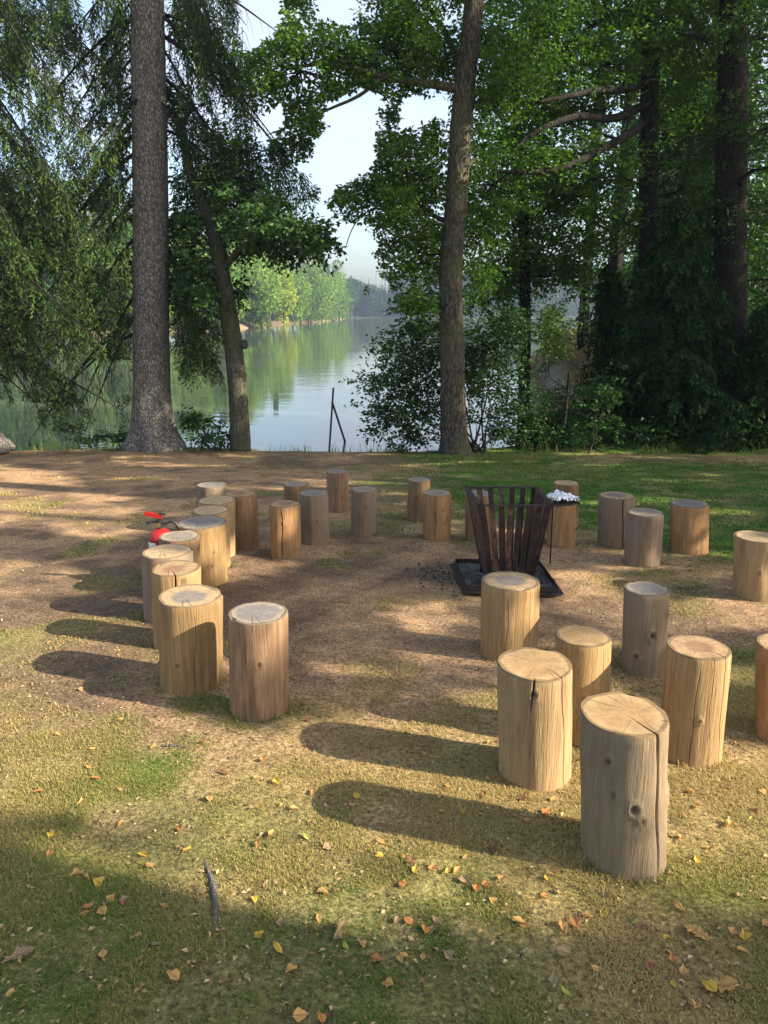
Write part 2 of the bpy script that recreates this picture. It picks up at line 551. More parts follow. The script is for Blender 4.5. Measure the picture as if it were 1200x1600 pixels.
DENS = 1.7
def crown_from(limbs, blobs, rs, per=14, size=0.08, spread=0.28, twigmb=None, water=False, flat=0.6, droop=0.25, avoid=None, bias=0.45):
    """blobs: (px, py, rpx, rpy, Y, rY, nsprays). returns the leaf arrays, adds branches to twigmb"""
    allP = np.concatenate(limbs) if limbs else None
    out = []
    for (px, py, rx, ry, Y, rY, ns_) in blobs:
        ns_ = int(ns_ * DENS)
        c = PW(px, py, Y)
        mx, mz = rx * mpp(Y), ry * mpp(Y)
        q = unit(rs.randn(ns_, 3)) * (rs.rand(ns_, 1) ** bias)
        # clumping so that gaps open between the boughs
        nc = max(3, ns_ // 16)
        cc = unit(rs.randn(nc, 3)) * (rs.rand(nc, 1) ** 0.4)
        pick = rs.randint(nc, size=ns_)
        q = np.where(rs.rand(ns_, 1) < 0.72, cc[pick] + 0.20 * rs.randn(ns_, 3), q)
        S = c + q * [mx, rY, mz]
        Dd = unit(q * [mx, rY, mz * 0.5] + 0.35 * rs.randn(ns_, 3) * mx + np.array([0, 0, -droop * mx]))
        if twigmb is not None and allP is not None:
            k = np.argmin(np.linalg.norm(allP - c, axis=1) + 0.6 * np.maximum(0, allP[:, 2] - c[2]))
            a = allP[k]
            mid = (a + c) / 2 + np.array([0, 0, 0.12 * np.linalg.norm(c - a)])
            L = bez(a, (a + mid) / 2, mid + 0.1 * rs.randn(3), c, 9)
            if not gapmask(L, water, 0)[2:].any():
                mb_r = 0.012 + 0.012 * np.linalg.norm(c - a) ** 0.7
                twigmb.tube(L, np.linspace(mb_r, 0.010, 9), k=5, caps=False)
            for i in range(nc):
                e = c + cc[i] * [mx, rY, mz]
                md = (c + e) / 2 + 0.06 * rs.randn(3) * mx
                LL = bez(c, c + (md - c) * 0.6, md, e, 5)
                if not gapmask(LL, water, 0).any():
                    twigmb.tube(LL, np.linspace(0.016, 0.004, 5), k=4, caps=False)
        out.append(spray_leaves(S, Dd, rs, per, size, spread, flat))
    R = [np.concatenate([o[i] for o in out]) for i in range(6)]
    keep = ~gapmask(R[0], water)
    if avoid is not None:
        px, py = pix(R[0])
        for (poly, Yf) in avoid:
            keep &= ~(inpoly(px, py, poly) & (R[0][:, 1] < Yf))
    return [r[keep] for r in R]

def local(mesh_or_arr, base):
    return mesh_or_arr

def finish_tree(name, label, cat, base, parts, group=None):
    """parts: list of (name, mesh, material) in world coordinates"""
    t = empty(name, tuple(base))
    tag(t, label, cat, group)
    for pn, me, mat in parts:
        n = len(me.vertices)
        co = np.empty(n * 3, np.float32)
        me.vertices.foreach_get('co', co)
        co = co.reshape(-1, 3) - np.asarray(base, np.float32)
        me.vertices.foreach_set('co', co.ravel())
        obj(pn, me, mat, t)
    return t

# hanging spruce boughs
def spruce_bough(a, e, rs, mb, out, dens=1.0, hang=0.55, yout=0.0):
    a, e = np.array(a, float), np.array(e, float)
    L = np.linalg.norm(e - a)
    p1 = a + (e - a) * 0.35 + np.array([0, 0, 0.16 * L])
    p2 = a + (e - a) * 0.72 + np.array([0, 0, 0.02 * L])
    n = 14
    B = bez(a, p1, p2, e, n)
    mb.tube(B, np.linspace(0.010 + 0.009 * L, 0.005, n), k=5, caps=False)
    fwd = unit(e - a)
    lat = unit(np.cross(fwd, [0, 0, 1.0]))
    m_ = int(L * 0.85 / 0.085 * dens)
    for i in range(m_):
        t = 0.16 + 0.84 * (i + rs.rand()) / m_
        p = B[min(n - 1, int(t * (n - 1)))] + (B[min(n - 1, int(t * (n - 1)) + 1)] - B[min(n - 1, int(t * (n - 1)))]) * (t * (n - 1) % 1)
        sgn = 1 if i % 2 else -1
        hl = hang * (0.35 + 0.9 * rs.rand()) * (1.15 - 0.6 * t)
        ld = lat * sgn * (0.25 + 0.5 * rs.rand()) + fwd * 0.45
        k = 6
        tt = np.linspace(0, 1, k)[:, None]
        H = p + ld * hl * 0.55 * tt + np.array([0, 0, -1.0]) * hl * tt ** 1.6 + 0.03 * rs.randn(3) * tt
        if rs.rand() < 0.5: mb.tube(H, np.linspace(0.005, 0.002, k), k=3, caps=False)
        q = max(6, int(hl / 0.016))
        ts = np.linspace(0.05, 1.0, q)
        C = np.stack([np.interp(ts, tt[:, 0], H[:, j]) for j in range(3)], 1)
        tang = unit(H[-1] - H[0] + 1e-6)
        Dv = unit(tang * 0.9 + 0.75 * unit(rs.randn(q, 3)))
        out.append((C, Dv, unit(rs.randn(q, 3)), (0.075 + 0.05 * rs.rand(q)), np.full(q, 0.022), np.clip(rs.rand() ** 2 * 0.7 + 0.35 * rs.rand(q) + 0.2 * (ts > 0.8), 0, 1)))

def curtains(n, poly, Yc, dY, rs, mb, out, thr=0.5, L0=.35, L1=1.0, sc=.014):
    xs_ = [p[0] for p in poly]; ys_ = [p[1] for p in poly]
    c = 0
    while c < n:
        px, py = rs.uniform(min(xs_), max(xs_)), rs.uniform(min(ys_), max(ys_))
        if not inpoly(np.array([px]), np.array([py]), poly)[0]: continue
        c += 1
        if fbm(np.array([px * sc * 1.6]), np.array([py * sc]), 3)[0] < thr: continue
        p = PW(px, py, Yc + rs.uniform(-dY, dY))
        hl = rs.uniform(L0, L1)
        sw = .16 * rs.randn(2)
        tt = np.linspace(0, 1, 6)[:, None]
        H = p + np.array([sw[0], sw[1], 0]) * tt ** .6 + np.array([0, 0, -hl]) * tt + .025 * rs.randn(6, 3) * tt
        mb.tube(H, np.linspace(.006, .002, 6), k=3, caps=False)
        q = int(hl / .013)
        ts = rs.rand(q)
        C = np.stack([np.interp(ts, tt[:, 0], H[:, j]) for j in range(3)], 1)
        lat = rs.randn(q, 3) * [1, 1, .3]
        C = C + unit(lat) * (rs.rand(q, 1) * .15 * (1.15 - ts[:, None]))
        Dv = unit(np.array([0, 0, -.50]) + .75 * unit(lat) + .25 * rs.randn(q, 3))
        out.append((C, Dv, unit(rs.randn(q, 3)), (.08 + .06 * rs.rand(q)), np.full(q, .022), np.clip(rs.rand() ** 2 * .8 + .35 * rs.rand(q), 0, 1)))

def join(out):
    return [np.concatenate([o[i] for o in out]) for i in range(6)]

# ---- the big spruce with a flared foot
rs = np.random.RandomState(11)
Y1 = 14.1
tr = MB()
P = [PW(238, 694, Y1), PW(238, 660, Y1), PW(237, 600, Y1), PW(236, 480, Y1), PW(235, 300, Y1), PW(232, 100, Y1), PW(230, -40, Y1), PW(227, -400, Y1), PW(225, -1200, Y1)]
R = [0.47, 0.385, 0.340, 0.320, 0.305, 0.285, 0.265, 0.22, 0.10]
line = smoothline(P, 90)
rr = np.interp(np.linspace(0, 8, 90), np.arange(9), R)
k = 40
ang = np.arange(k) * 2 * math.pi / k
VV = []
for i, (p, r) in enumerate(zip(line, rr)):
    hgt = p[2] - P[0][2]
    fl = math.exp(-max(0, hgt) / 0.28)
    lob = 1 + 0.16 * fl * (np.cos(5 * ang + 0.7) + 0.5 * np.cos(3 * ang + 2)) + 0.03 * (vn(ang * 4, np.full(k, hgt * 3)) - 0.5)
    rad = r * lob + 0.16 * fl * np.maximum(0, np.cos(ang)) ** 2
    VV.append(np.stack([p[0] + rad * np.cos(ang), p[1] + rad * np.sin(ang), np.full(k, p[2] - (0.10 if i == 0 else 0))], 1))
ii = np.arange(len(line) - 1)[:, None] * k; jj = np.arange(k)[None, :]; j2 = (jj + 1) % k
tr.add(np.concatenate(VV), Q=np.stack([ii + jj, ii + j2, ii + k + j2, ii + k + jj], -1).reshape(-1, 4))
br = MB(); out = []
for (a, e, dy) in [((238, -120), (385, 40), -1.0), ((238, -60), (405, 165), 0.8), ((238, 20), (448, 240), -0.4), ((240, 50), (492, 300), 0.6), ((240, 110), (425, 345), 1.2),
                   ((240, -220), (372, -20), 1.0), ((240, 150), (352, 330), -0.8), ((240, 385), (322, 560), -0.5), ((240, 440), (348, 585), 0.4), ((240, 350), (300, 480), 0.9),
                   ((240, -150), (322, 130), -1.2), ((240, 0), (340, 190), 1.5), ((240, 90), (300, 270), 1.4), ((240, -100), (365, 100), 2.0), ((240, 200), (380, 300), 2.2), ((240, -260), (330, -60), -1.6),
                   ((240, 20), (400, 120), 1.6), ((240, -40), (450, 60), 2.4), ((240, 60), (345, 250), 0.2)]:
    spruce_bough(PW(a[0], a[1], Y1), PW(e[0], e[1], Y1 + dy), rs, br, out, 1.0, 0.62)
for y0 in range(-240, 520, 26):
    ex = rs.uniform(10, 180)
    spruce_bough(PW(234, y0, Y1), PW(ex, y0 + rs.uniform(120, 230), Y1 + rs.uniform(-1.8, 2.2)), rs, br, out, 0.9, 0.62)
curtains(600, [(262, -30), (362, -30), (400, 110), (455, 230), (492, 300), (440, 330), (330, 330), (262, 260)], Y1 + .6, 1.5, rs, br, out, .47)
curtains(760, [(-20, -30), (210, -30), (210, 560), (-20, 560)], Y1 + .6, 1.6, rs, br, out, .46)
curtains(110, [(270, 460), (345, 480), (330, 560), (280, 560)], Y1 + .3, .8, rs, br, out, .35, .25, .7)
curtains(160, [(0, 560), (205, 540), (205, 640), (60, 640)], Y1 + .3, .8, rs, br, out, .50, .25, .6)
for y0 in range(-1100, -240, 60):                                   # the crown above the picture
    az = rs.rand() * 6.28; L = 2.8 * (1 + (y0 + 240) / 1300)
    a = PW(232, y0, Y1)
    spruce_bough(a, a + np.array([math.cos(az) * L, math.sin(az) * L, -0.5 * L]), rs, br, out, 0.5, 0.6)
A = join(out)
px, py = pix(A[0])
keep = ~gapmask(A[0]) & ~((px > 200) & (px < 272) & (A[0][:, 1] < Y1 + 0.2) & (py > -20)) & (py < 705)
keep &= ~(inpoly(px, py, [(345, 500), (322, 400), (305, 335), (296, 310), (316, 290), (334, 310), (356, 370), (384, 500)]) & (A[0][:, 1] < 14.6))
keep &= ~((py > 560) & (px < 205) & (fbm(px * 0.02, py * 0.02, 3) > 0.50))
A = [a[keep] for a in A]
finish_tree('spruce_tree', 'tall old spruce with a thick bare trunk flaring at its foot', 'tree', (P[0][0], P[0][1], P[0][2] - 0.05),
            [('trunk', tr.mesh('trunk', True), M['spruce_bark']), ('branches', br.mesh('branches'), M['dark_bark']), ('crown', leaves_mesh('crown', *A, fold=0.1), M['needle'])])

# ---- spruce just outside on the left, its foot and boughs in view
rs = np.random.RandomState(12)
Y0 = 13.6
tr = MB()
P = [PW(-42, 702, Y0), PW(-46, 660, Y0), PW(-50, 500, Y0), PW(-52, 200, Y0), PW(-54, -200, Y0), PW(-54, -1000, Y0)]
trunk_tube(tr, P, [0.72, 0.44, 0.38, 0.33, 0.27, 0.12], 50, 26, rs, 0.05)
br = MB(); out = []
for y0 in range(-260, 560, 19):
    spruce_bough(PW(-50, y0, Y0), PW(rs.uniform(20, 190), min(640, y0 + rs.uniform(90, 220)), Y0 + rs.uniform(-1.6, 2.4)), rs, br, out, 0.85, 0.62)
curtains(340, [(-30, -30), (120, -30), (110, 640), (-30, 620)], Y0 + .4, 1.2, rs, br, out, .48)
for y0 in range(-900, -200, 60):
    az = rs.rand() * 6.28; L = 2.6
    a = PW(-54, y0, Y0)
    spruce_bough(a, a + np.array([math.cos(az) * L, math.sin(az) * L, -0.4 * L]), rs, br, out, 0.5, 0.6)
A = join(out)
px, py = pix(A[0])
keep = ~((px > 206) & (px < 266) & (A[0][:, 1] < Y1)) & (py < 668) & ~((py > 570) & (fbm(px * 0.02 + 5, py * 0.02, 3) > 0.46))
A = [a[keep] for a in A]
finish_tree('spruce_tree', 'spruce at the left edge with long drooping boughs hanging over the water', 'tree', (P[0][0], P[0][1], P[0][2] - 0.05),
            [('trunk', tr.mesh('trunk', True), M['spruce_bark']), ('branches', br.mesh('branches'), M['dark_bark']), ('crown', leaves_mesh('crown', *A, fold=0.1), M['needle'])])

# ---- leaning alder between the spruce and the gap
rs = np.random.RandomState(13)
YA = 13.9
tr = MB()
P = [PW(376, 704, YA), PW(374, 660, YA), PW(371, 600, YA), PW(362, 520, YA), PW(349, 440, YA + .1), PW(334, 360, YA + .2), PW(317, 315, YA + .3), PW(303, 284, YA + .4), PW(292, 250, YA + .5), PW(284, 190, YA + .8)]
l0 = trunk_tube(tr, P, [0.205, 0.185, 0.175, 0.165, 0.15, 0.14, 0.12, 0.10, 0.08, 0.05], 60, 16, rs, 0.08)
for (kx, ky) in ((386, 538), (384, 588), (386, 640), (332, 420)):
    c = PW(kx - 4, ky, YA - 0.05)
    th = np.linspace(0, math.pi, 7)
    tr.tube(np.stack([c[0] + 0.0 * th, c[1] + 0 * th, c[2] - 0.09 * np.cos(th)], 1), 0.012 + 0.055 * np.sin(th), k=9)
l1 = trunk_tube(tr, [PW(332, 350, YA + .2), PW(345, 310, YA), PW(362, 285, YA - .3), PW(372, 250, YA - .5)], [0.07, 0.05, 0.04, 0.02], 14, 8, rs)
l2 = trunk_tube(tr, [PW(346, 425, YA + .1), PW(380, 385, YA - .2), PW(430, 360, YA - .4), PW(500, 362, YA - .4)], [0.06, 0.045, 0.03, 0.01], 16, 8, rs)
tw = MB()
blobs = [(430, 362, 85, 32, YA - .3, 1.3, 120), (500, 375, 42, 26, YA - .3, .8, 40), (330, 430, 36, 40, YA, 1.0, 44), (300, 395, 42, 55, YA + .4, 1.2, 70), (375, 330, 60, 40, YA, 1.3, 80), (320, 455, 55, 28, YA + .5, 1.0, 40),
         (300, 320, 45, 40, YA + .9, 1.2, 60), (450, 385, 40, 16, YA, .8, 22), (280, 440, 20, 50, YA + .6, .8, 30), (225, 170, 60, 60, YA + 1.5, 1.2, 60), (360, 250, 60, 40, YA + .8, 1.2, 50)]
A = crown_from([l0, l1, l2], blobs, rs, 16, 0.095, 0.30, tw, True, 0.7, 0.3, avoid=[([(198, -50), (272, -50), (272, 700), (198, 700)], Y1), ([(352, 470), (330, 400), (312, 335), (300, 310), (318, 296), (332, 320), (348, 370), (366, 460)], YA + .6)])
finish_tree('alder_tree', 'leaning alder with a knobbly dark trunk bending towards the big spruce', 'tree', (P[0][0], P[0][1], P[0][2] - 0.03),
            [('trunk', tr.mesh('trunk', True), M['alder_bark']), ('branches', tw.mesh('branches'), M['alder_bark']), ('crown', leaves_mesh('crown', *A), M['alder_leaf'])])

# ---- the oak on the bank
rs = np.random.RandomState(14)
YO = 13.7
tr = MB()
P = [PW(711, 712, YO), PW(710, 690, YO), PW(708, 640, YO), PW(707, 560, YO), PW(704, 450, YO), PW(708, 370, YO), PW(714, 300, YO), PW(720, 200, YO), PW(728, 120, YO), (PW(741, 0, YO)), PW(752, -200, YO), PW(760, -600, YO)]
l0 = trunk_tube(tr, P, [0.36, 0.27, 0.235, 0.22, 0.205, 0.195, 0.19, 0.185, 0.17, 0.16, 0.14, 0.06], 90, 22, rs, 0.06)
def limb(pts, r0, r1, n=22, k=8):
    Pp = [PW(*p) for p in pts]
    return trunk_tube(tr, Pp, np.linspace(r0, r1, len(Pp)), n, k, rs, 0.1)
l1 = limb([(722, 140, YO), (690, 134, YO - .1), (650, 128, YO - .2), (610, 122, YO - .2), (560, 108, YO - .2), (500, 100, YO - .3), (450, 108, YO - .4)], 0.085, 0.02)
l2 = limb([(600, 120, YO - .2), (560, 150, YO - .3), (520, 168, YO - .4), (470, 190, YO - .4), (415, 212, YO - .5)], 0.035, 0.008)
l3 = limb([(706, 350, YO), (680, 338, YO + .3), (650, 320, YO + .4), (600, 318, YO + .4), (555, 312, YO + .4)], 0.05, 0.012)
l4 = limb([(708, 355, YO), (690, 350, YO - .2), (672, 350, YO - .3), (640, 370, YO - .4)], 0.03, 0.01)
l5 = limb([(722, 180, YO), (760, 150, YO + .3), (800, 120, YO + .5), (850, 60, YO + .7)], 0.05, 0.015)
l6 = limb([(726, 130, YO), (700, 60, YO + .3), (670, 10, YO + .5), (640, -60, YO + .6)], 0.06, 0.02)
l7 = limb([(715, 290, YO), (742, 250, YO + .4), (775, 265, YO + .6), (810, 300, YO + .8)], 0.045, 0.012)
l8 = limb([(600, 318, YO + .4), (575, 330, YO + .3), (556, 348, YO + .2), (546, 368, YO + .1), (540, 388, YO)], 0.014, 0.007, 12, 5)
tw = MB()
blobs = [(470, 110, 70, 50, YO - .4, 1.2, 120), (520, 200, 30, 45, YO - .4, .7, 34), (430, 140, 40, 50, YO - .4, .9, 44), (450, 20, 40, 50, YO - .2, 1, 46), (590, 60, 60, 50, YO, 1.2, 110), (660, 30, 60, 55, YO + .4, 1.3, 120),
         (600, 150, 35, 16, YO - .2, .7, 14), (535, 80, 50, 30, YO - .2, 1, 50), (640, 90, 55, 36, YO - .1, 1, 60), (470, 205, 40, 22, YO - .4, .6, 26), (536, 225, 18, 24, YO - .4, .5, 12),
         (640, 240, 50, 50, YO + .4, 1.2, 90), (560, 320, 48, 28, YO + .3, .9, 60), (620, 330, 55, 50, YO + .4, 1.2, 110), (650, 400, 50, 45, YO + .4, 1.1, 85), (670, 280, 60, 50, YO + .5, 1.3, 100), (660, 460, 45, 40, YO + .6, 1.0, 60),
         (760, 60, 60, 60, YO + .6, 1.5, 110), (780, 160, 55, 50, YO + .6, 1.5, 90), (770, 290, 55, 50, YO + .8, 1.4, 90), (750, 380, 45, 55, YO + .8, 1.2, 70), (830, 60, 60, 60, YO + .8, 1.5, 100),
         (540, -60, 90, 60, YO, 1.6, 100), (720, -120, 140, 90, YO, 2.2, 260), (600, 420, 20, 30, YO + .5, .6, 14), (640, 200, 30, 20, YO + .3, .6, 20),
         (740, -320, 170, 120, YO, 2.4, 200)]
A = crown_from([l0, l1, l2, l3, l4, l5, l6, l7], blobs, rs, 20, 0.082, 0.30, tw, True, 0.6, 0.25, avoid=[([(690, -20), (760, -20), (736, 300), (734, 714), (684, 714), (684, 300)], YO)])
finish_tree('oak_tree', 'oak in the middle of the bank, its limbs arching over the bright sky gap', 'tree', (P[0][0], P[0][1], P[0][2] - 0.03),
            [('trunk', tr.mesh('trunk', True), M['oak_bark']), ('branches', tw.mesh('branches'), M['dark_bark']), ('crown', leaves_mesh('crown', *A), M['oak_leaf'])])

# ---- broadleaf trees behind and to the right
def side_tree(name, label, P, R, limbs, blobs, seed, leaf, size=0.10, per=14, bark='dark_bark', group=None, avoid=None, water=False, spread=0.34, flat=0.6):
    rs = np.random.RandomState(seed)
    tr = MB()
    P = [PW(*p) for p in P]
    base = P[0].copy()
    base[2] = min(base[2], float(height(base[0], base[1]))) - 0.05
    P = [base] + P[1:]
    LL = [trunk_tube(tr, P, R, 50, 14, rs, 0.07)]
    for pts, r0, r1 in limbs:
        LL.append(trunk_tube(tr, [PW(*p) for p in pts], np.linspace(r0, r1, len(pts)), 22, 7, rs, 0.1))
    tw = MB()
    A = crown_from(LL, blobs, rs, per, size, spread, tw, water, flat, 0.25, avoid=avoid)
    return finish_tree(name, label, 'tree', base, [('trunk', tr.mesh('trunk', True), M[bark]), ('branches', tw.mesh('branches'), M['dark_bark']), ('crown', leaves_mesh('crown', *A), M[leaf])], group)
AV = [([(690, -20), (760, -20), (736, 300), (734, 714), (684, 714), (684, 300)], 13.7)]

side_tree('oak_tree', 'slender dark tree behind the oak with a thin straight trunk beside the path', [(818, 668, 17.5), (820, 560, 17.5), (820, 440, 17.5), (818, 330, 17.6), (812, 240, 17.8), (800, 60, 18)], [.15, .14, .125, .11, .10, .06],
          [([(820, 400, 17.5), (790, 380, 17.3), (760, 390, 17.2)], .03, .01)],
          [(790, 430, 60, 40, 17.6, 1.2, 70), (850, 400, 55, 50, 17.8, 1.4, 90), (800, 340, 80, 60, 18, 1.8, 150), (870, 330, 60, 50, 18, 1.6, 110), (760, 470, 40, 24, 17.4, .9, 24), (880, 430, 36, 30, 17.8, 1, 40), (790, 220, 90, 70, 18, 2, 150)],
          21, 'oak_leaf', 0.095, per=19, avoid=AV, water=True)
side_tree('oak_tree', 'tall oak right of the path with long bare limbs sweeping down to the left', [(1012, 690, 16.5), (1013, 560, 16.5), (1014, 400, 16.5), (1013, 250, 16.5), (1016, 100, 16.5), (1018, -60, 16.5), (1020, -500, 16.5)], [.27, .24, .21, .19, .18, .16, .08],
          [([(1014, 120, 16.5), (985, 138, 15.6), (940, 140, 14.9), (890, 150, 14.4), (840, 160, 14.1)], .10, .03), ([(1014, 160, 16.5), (960, 185, 15.4), (900, 182, 14.6), (840, 205, 14.2), (800, 235, 14.0)], .09, .03),
           ([(1010, 185, 16.5), (985, 208, 15.4), (930, 238, 14.6), (880, 262, 14.2), (820, 270, 14.0), (770, 266, 13.9)], .095, .03), ([(1016, 30, 16.5), (960, 20, 16.2), (900, 60, 16), (860, 90, 15.8)], .07, .02),
           ([(1016, 100, 16.5), (1060, 70, 16.3), (1110, 50, 16)], .06, .02)],
          [(860, 150, 70, 50, 15.7, 1.4, 95), (940, 100, 70, 55, 16.2, 1.6, 110), (850, 250, 70, 40, 15.4, 1.3, 75), (930, 280, 70, 50, 16, 1.5, 95), (820, 100, 50, 45, 15.8, 1.2, 60), (900, 20, 80, 60, 16.2, 1.8, 120),
           (1000, 60, 80, 70, 17, 1.8, 130), (1060, 150, 70, 70, 17, 1.8, 110), (980, 350, 60, 50, 16.8, 1.4, 70), (1080, 20, 80, 60, 16.5, 1.8, 110), (900, -120, 130, 90, 16, 2.5, 220), (1060, -160, 120, 100, 16.5, 2.5, 200), (1000, -400, 200, 140, 16.5, 3, 220)],
          22, 'oak_leaf', 0.090, per=19, avoid=AV)
side_tree('oak_tree', 'massive dark trunked tree near the right edge rising above the dense conifer', [(1138, 700, 15.6), (1140, 560, 15.6), (1141, 400, 15.6), (1143, 200, 15.6), (1146, 20, 15.6), (1150, -400, 15.6)], [.40, .34, .31, .29, .26, .14],
          [([(1144, 100, 15.6), (1100, 60, 15.3), (1060, 50, 15)], .07, .02), ([(1142, 300, 15.6), (1170, 270, 15), (1210, 260, 14.6)], .06, .02)],
          [(1180, 60, 70, 60, 15.5, 1.5, 110), (1130, -60, 100, 60, 15.6, 1.8, 140), (1200, 200, 60, 70, 15.4, 1.4, 100), (1100, 240, 60, 50, 16.6, 1.2, 70), (1190, 330, 60, 60, 15.3, 1.3, 90), (1230, 440, 50, 60, 15.3, 1.3, 70), (1085, 340, 60, 60, 16.6, 1.2, 80),
           (1180, -260, 150, 100, 15.6, 2.5, 200)],
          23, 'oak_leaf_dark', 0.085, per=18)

# ---- dense dark conifers at the right
def conifer(label, px, Yc, ytop, ybot, halfpx, seed, n=1.0):
    rs = np.random.RandomState(seed)
    b0 = PW(px, ybot, Yc); b0[2] = float(height(b0[0], b0[1])) - 0.05
    top = PW(px, ytop, Yc)
    H = top[2] - b0[2]; RR = halfpx * mpp(Yc)
    tr = MB(); tr.tube([b0, b0 + (top - b0) * 0.5, top], [0.14, 0.08, 0.01], k=9)
    br = MB(); out = []
    for i in range(int(150 * n)):
        u = rs.rand() ** 0.9
        az = rs.rand() * 2 * math.pi
        L = RR * (1 - u) ** 0.75 * (0.75 + 0.35 * rs.rand()) + 0.15
        a = b0 + (top - b0) * (0.05 + 0.93 * u)
        spruce_bough(a, a + np.array([math.cos(az) * L, math.sin(az) * L, -0.22 * L]), rs, br, out, 1.5, 0.30)
    A = join(out)
    A[3] = A[3] * 1.1; A[4] = A[4] * 1.8
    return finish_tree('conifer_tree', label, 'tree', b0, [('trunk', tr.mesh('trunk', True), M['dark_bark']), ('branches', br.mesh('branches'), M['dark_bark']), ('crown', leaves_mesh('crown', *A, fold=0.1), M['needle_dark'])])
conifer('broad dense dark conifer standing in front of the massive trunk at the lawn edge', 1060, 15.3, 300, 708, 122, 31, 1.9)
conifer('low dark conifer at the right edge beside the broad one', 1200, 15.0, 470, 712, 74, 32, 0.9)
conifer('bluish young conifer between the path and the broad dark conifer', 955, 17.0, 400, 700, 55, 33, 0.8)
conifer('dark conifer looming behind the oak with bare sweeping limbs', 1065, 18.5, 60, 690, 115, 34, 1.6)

# ---- dark leaved bush in front of the lake, beside the oak
def bush(name, label, base, blobs, seed, leaf, size, per, spread, stems=7, group=None, avoid=None, water=False, flat=.6):
    rs = np.random.RandomState(seed)
    base = np.array(base, float); base[2] = float(height(base[0], base[1])) - 0.03
    st = MB(); L = []
    for (px, py, rx, ry, Y, rY, n_) in blobs:
        e = PW(px, py, Y)
        mid = base + (e - base) * 0.5 + np.array([0, 0, 0.25 * np.linalg.norm(e - base)]) * 0.4
        l = bez(base + 0.12 * rs.randn(3) * [1, 1, 0], base + (mid - base) * .6, mid, e, 12)
        st.tube(l, np.linspace(0.022, 0.006, 12), k=5, caps=False)
        L.append(l)
    A = crown_from(L, blobs, rs, per, size, spread, st, water, flat, 0.25, avoid=avoid)
    z = height(A[0][:, 0], A[0][:, 1]); k_ = (A[0][:, 2] > z + 0.02) & (A[0][:, 2] > WZ + .04)
    A = [a[k_] for a in A]
    t = finish_tree(name, label, 'bush', base, [('stems', st.mesh('stems'), M['dark_bark']), ('foliage', leaves_mesh('foliage', *A), M[leaf])], group)
    return t
bush('alder_bush', 'wide dark leaved bush reaching out over the water from the foot of the oak', G(745, 706),
     [(650, 560, 55, 45, 14.4, .8, 90), (620, 600, 50, 35, 14.3, .7, 50), (600, 640, 40, 26, 14.3, .6, 30), (640, 510, 40, 25, 14.5, .7, 36), (650, 650, 50, 35, 14.2, .7, 60), (760, 540, 60, 50, 14.6, .9, 120), (780, 610, 50, 45, 14.5, .9, 100), (745, 660, 34, 40, 14.4, .6, 30),
      (665, 600, 45, 50, 14.5, .7, 66), (790, 500, 40, 26, 14.8, .8, 50), (585, 590, 22, 16, 14.3, .5, 11), (590, 660, 26, 14, 14.3, .5, 11), (700, 540, 40, 60, 14.8, .6, 60), (640, 684, 40, 16, 14.2, .5, 24), (810, 660, 34, 40, 14.6, .6, 40)], 41, 'alder_leaf', 0.082, 13, 0.26, avoid=AV, flat=.8)
bush('shrub', 'small leafy shrub at the foot of the leaning alder', G(325, 700), [(318, 672, 26, 20, 13.9, .3, 34), (345, 682, 18, 12, 13.9, .3, 16), (300, 660, 14, 12, 13.9, .25, 10)], 42, 'oak_leaf_dark', 0.075, 12, 0.16)
bush('shrub', 'low dark shrub hanging over the water left of the big spruce', G(150, 696), [(150, 680, 40, 12, 14.2, .4, 24), (110, 668, 26, 10, 14.3, .3, 10)], 43, 'alder_leaf', 0.07, 12, 0.16)
bush('shrub', 'green shrub right of the thin leafless sapling at the lawn edge', G(930, 708), [(925, 650, 34, 40, 14.4, .5, 70), (950, 600, 24, 36, 14.6, .4, 40), (905, 685, 26, 18, 14.2, .4, 30)], 44, 'forest_leaf', 0.07, 12, 0.18)
bush('shrub', 'dim shrub filling the hollow below the path', G(835, 706), [(845, 685, 36, 18, 14.5, .5, 50), (865, 655, 26, 24, 15.2, .5, 40), (808, 690, 22, 16, 14.4, .4, 24)], 45, 'oak_leaf_dark', 0.07, 12, 0.18)
bush('shrub', 'yellow green sunlit shrub on the bank above the path', PW(858, 560, 29), [(858, 520, 26, 28, 29, 1.2, 60), (872, 500, 22, 20, 31, 1.2, 40)], 46, 'shore_leaf', 0.16, 10, 0.5)

# leafless sapling
rs = np.random.RandomState(47)
sp = MB()
b0 = G(880, 702); 
stem = smoothline([b0, PW(882, 660, b0[1]), PW(886, 620, b0[1]), PW(890, 580, b0[1])], 14)
sp.tube(stem, np.linspace(0.045, 0.028, 14), k=8, jit=.2, rs=rs)
bw = MB()
for k_ in range(9):
    i = rs.randint(4, 13); L = 0.25 + 0.5 * rs.rand(); az = rs.rand() * 6.28
    e = stem[i] + L * np.array([math.cos(az), math.sin(az) * .6, 0.2 + 0.5 * rs.rand() - .3])
    bw.tube(bez(stem[i], stem[i] + (e - stem[i]) * .4, e + [0, 0, .06], e, 6), np.linspace(0.010, 0.003, 6), k=4)
finish_tree('dead_sapling', 'short dead sapling stub with bare twigs at the lawn edge', 'tree', b0, [('trunk', sp.mesh('trunk', True), M['dark_bark']), ('branches', bw.mesh('branches'), M['dark_bark'])])

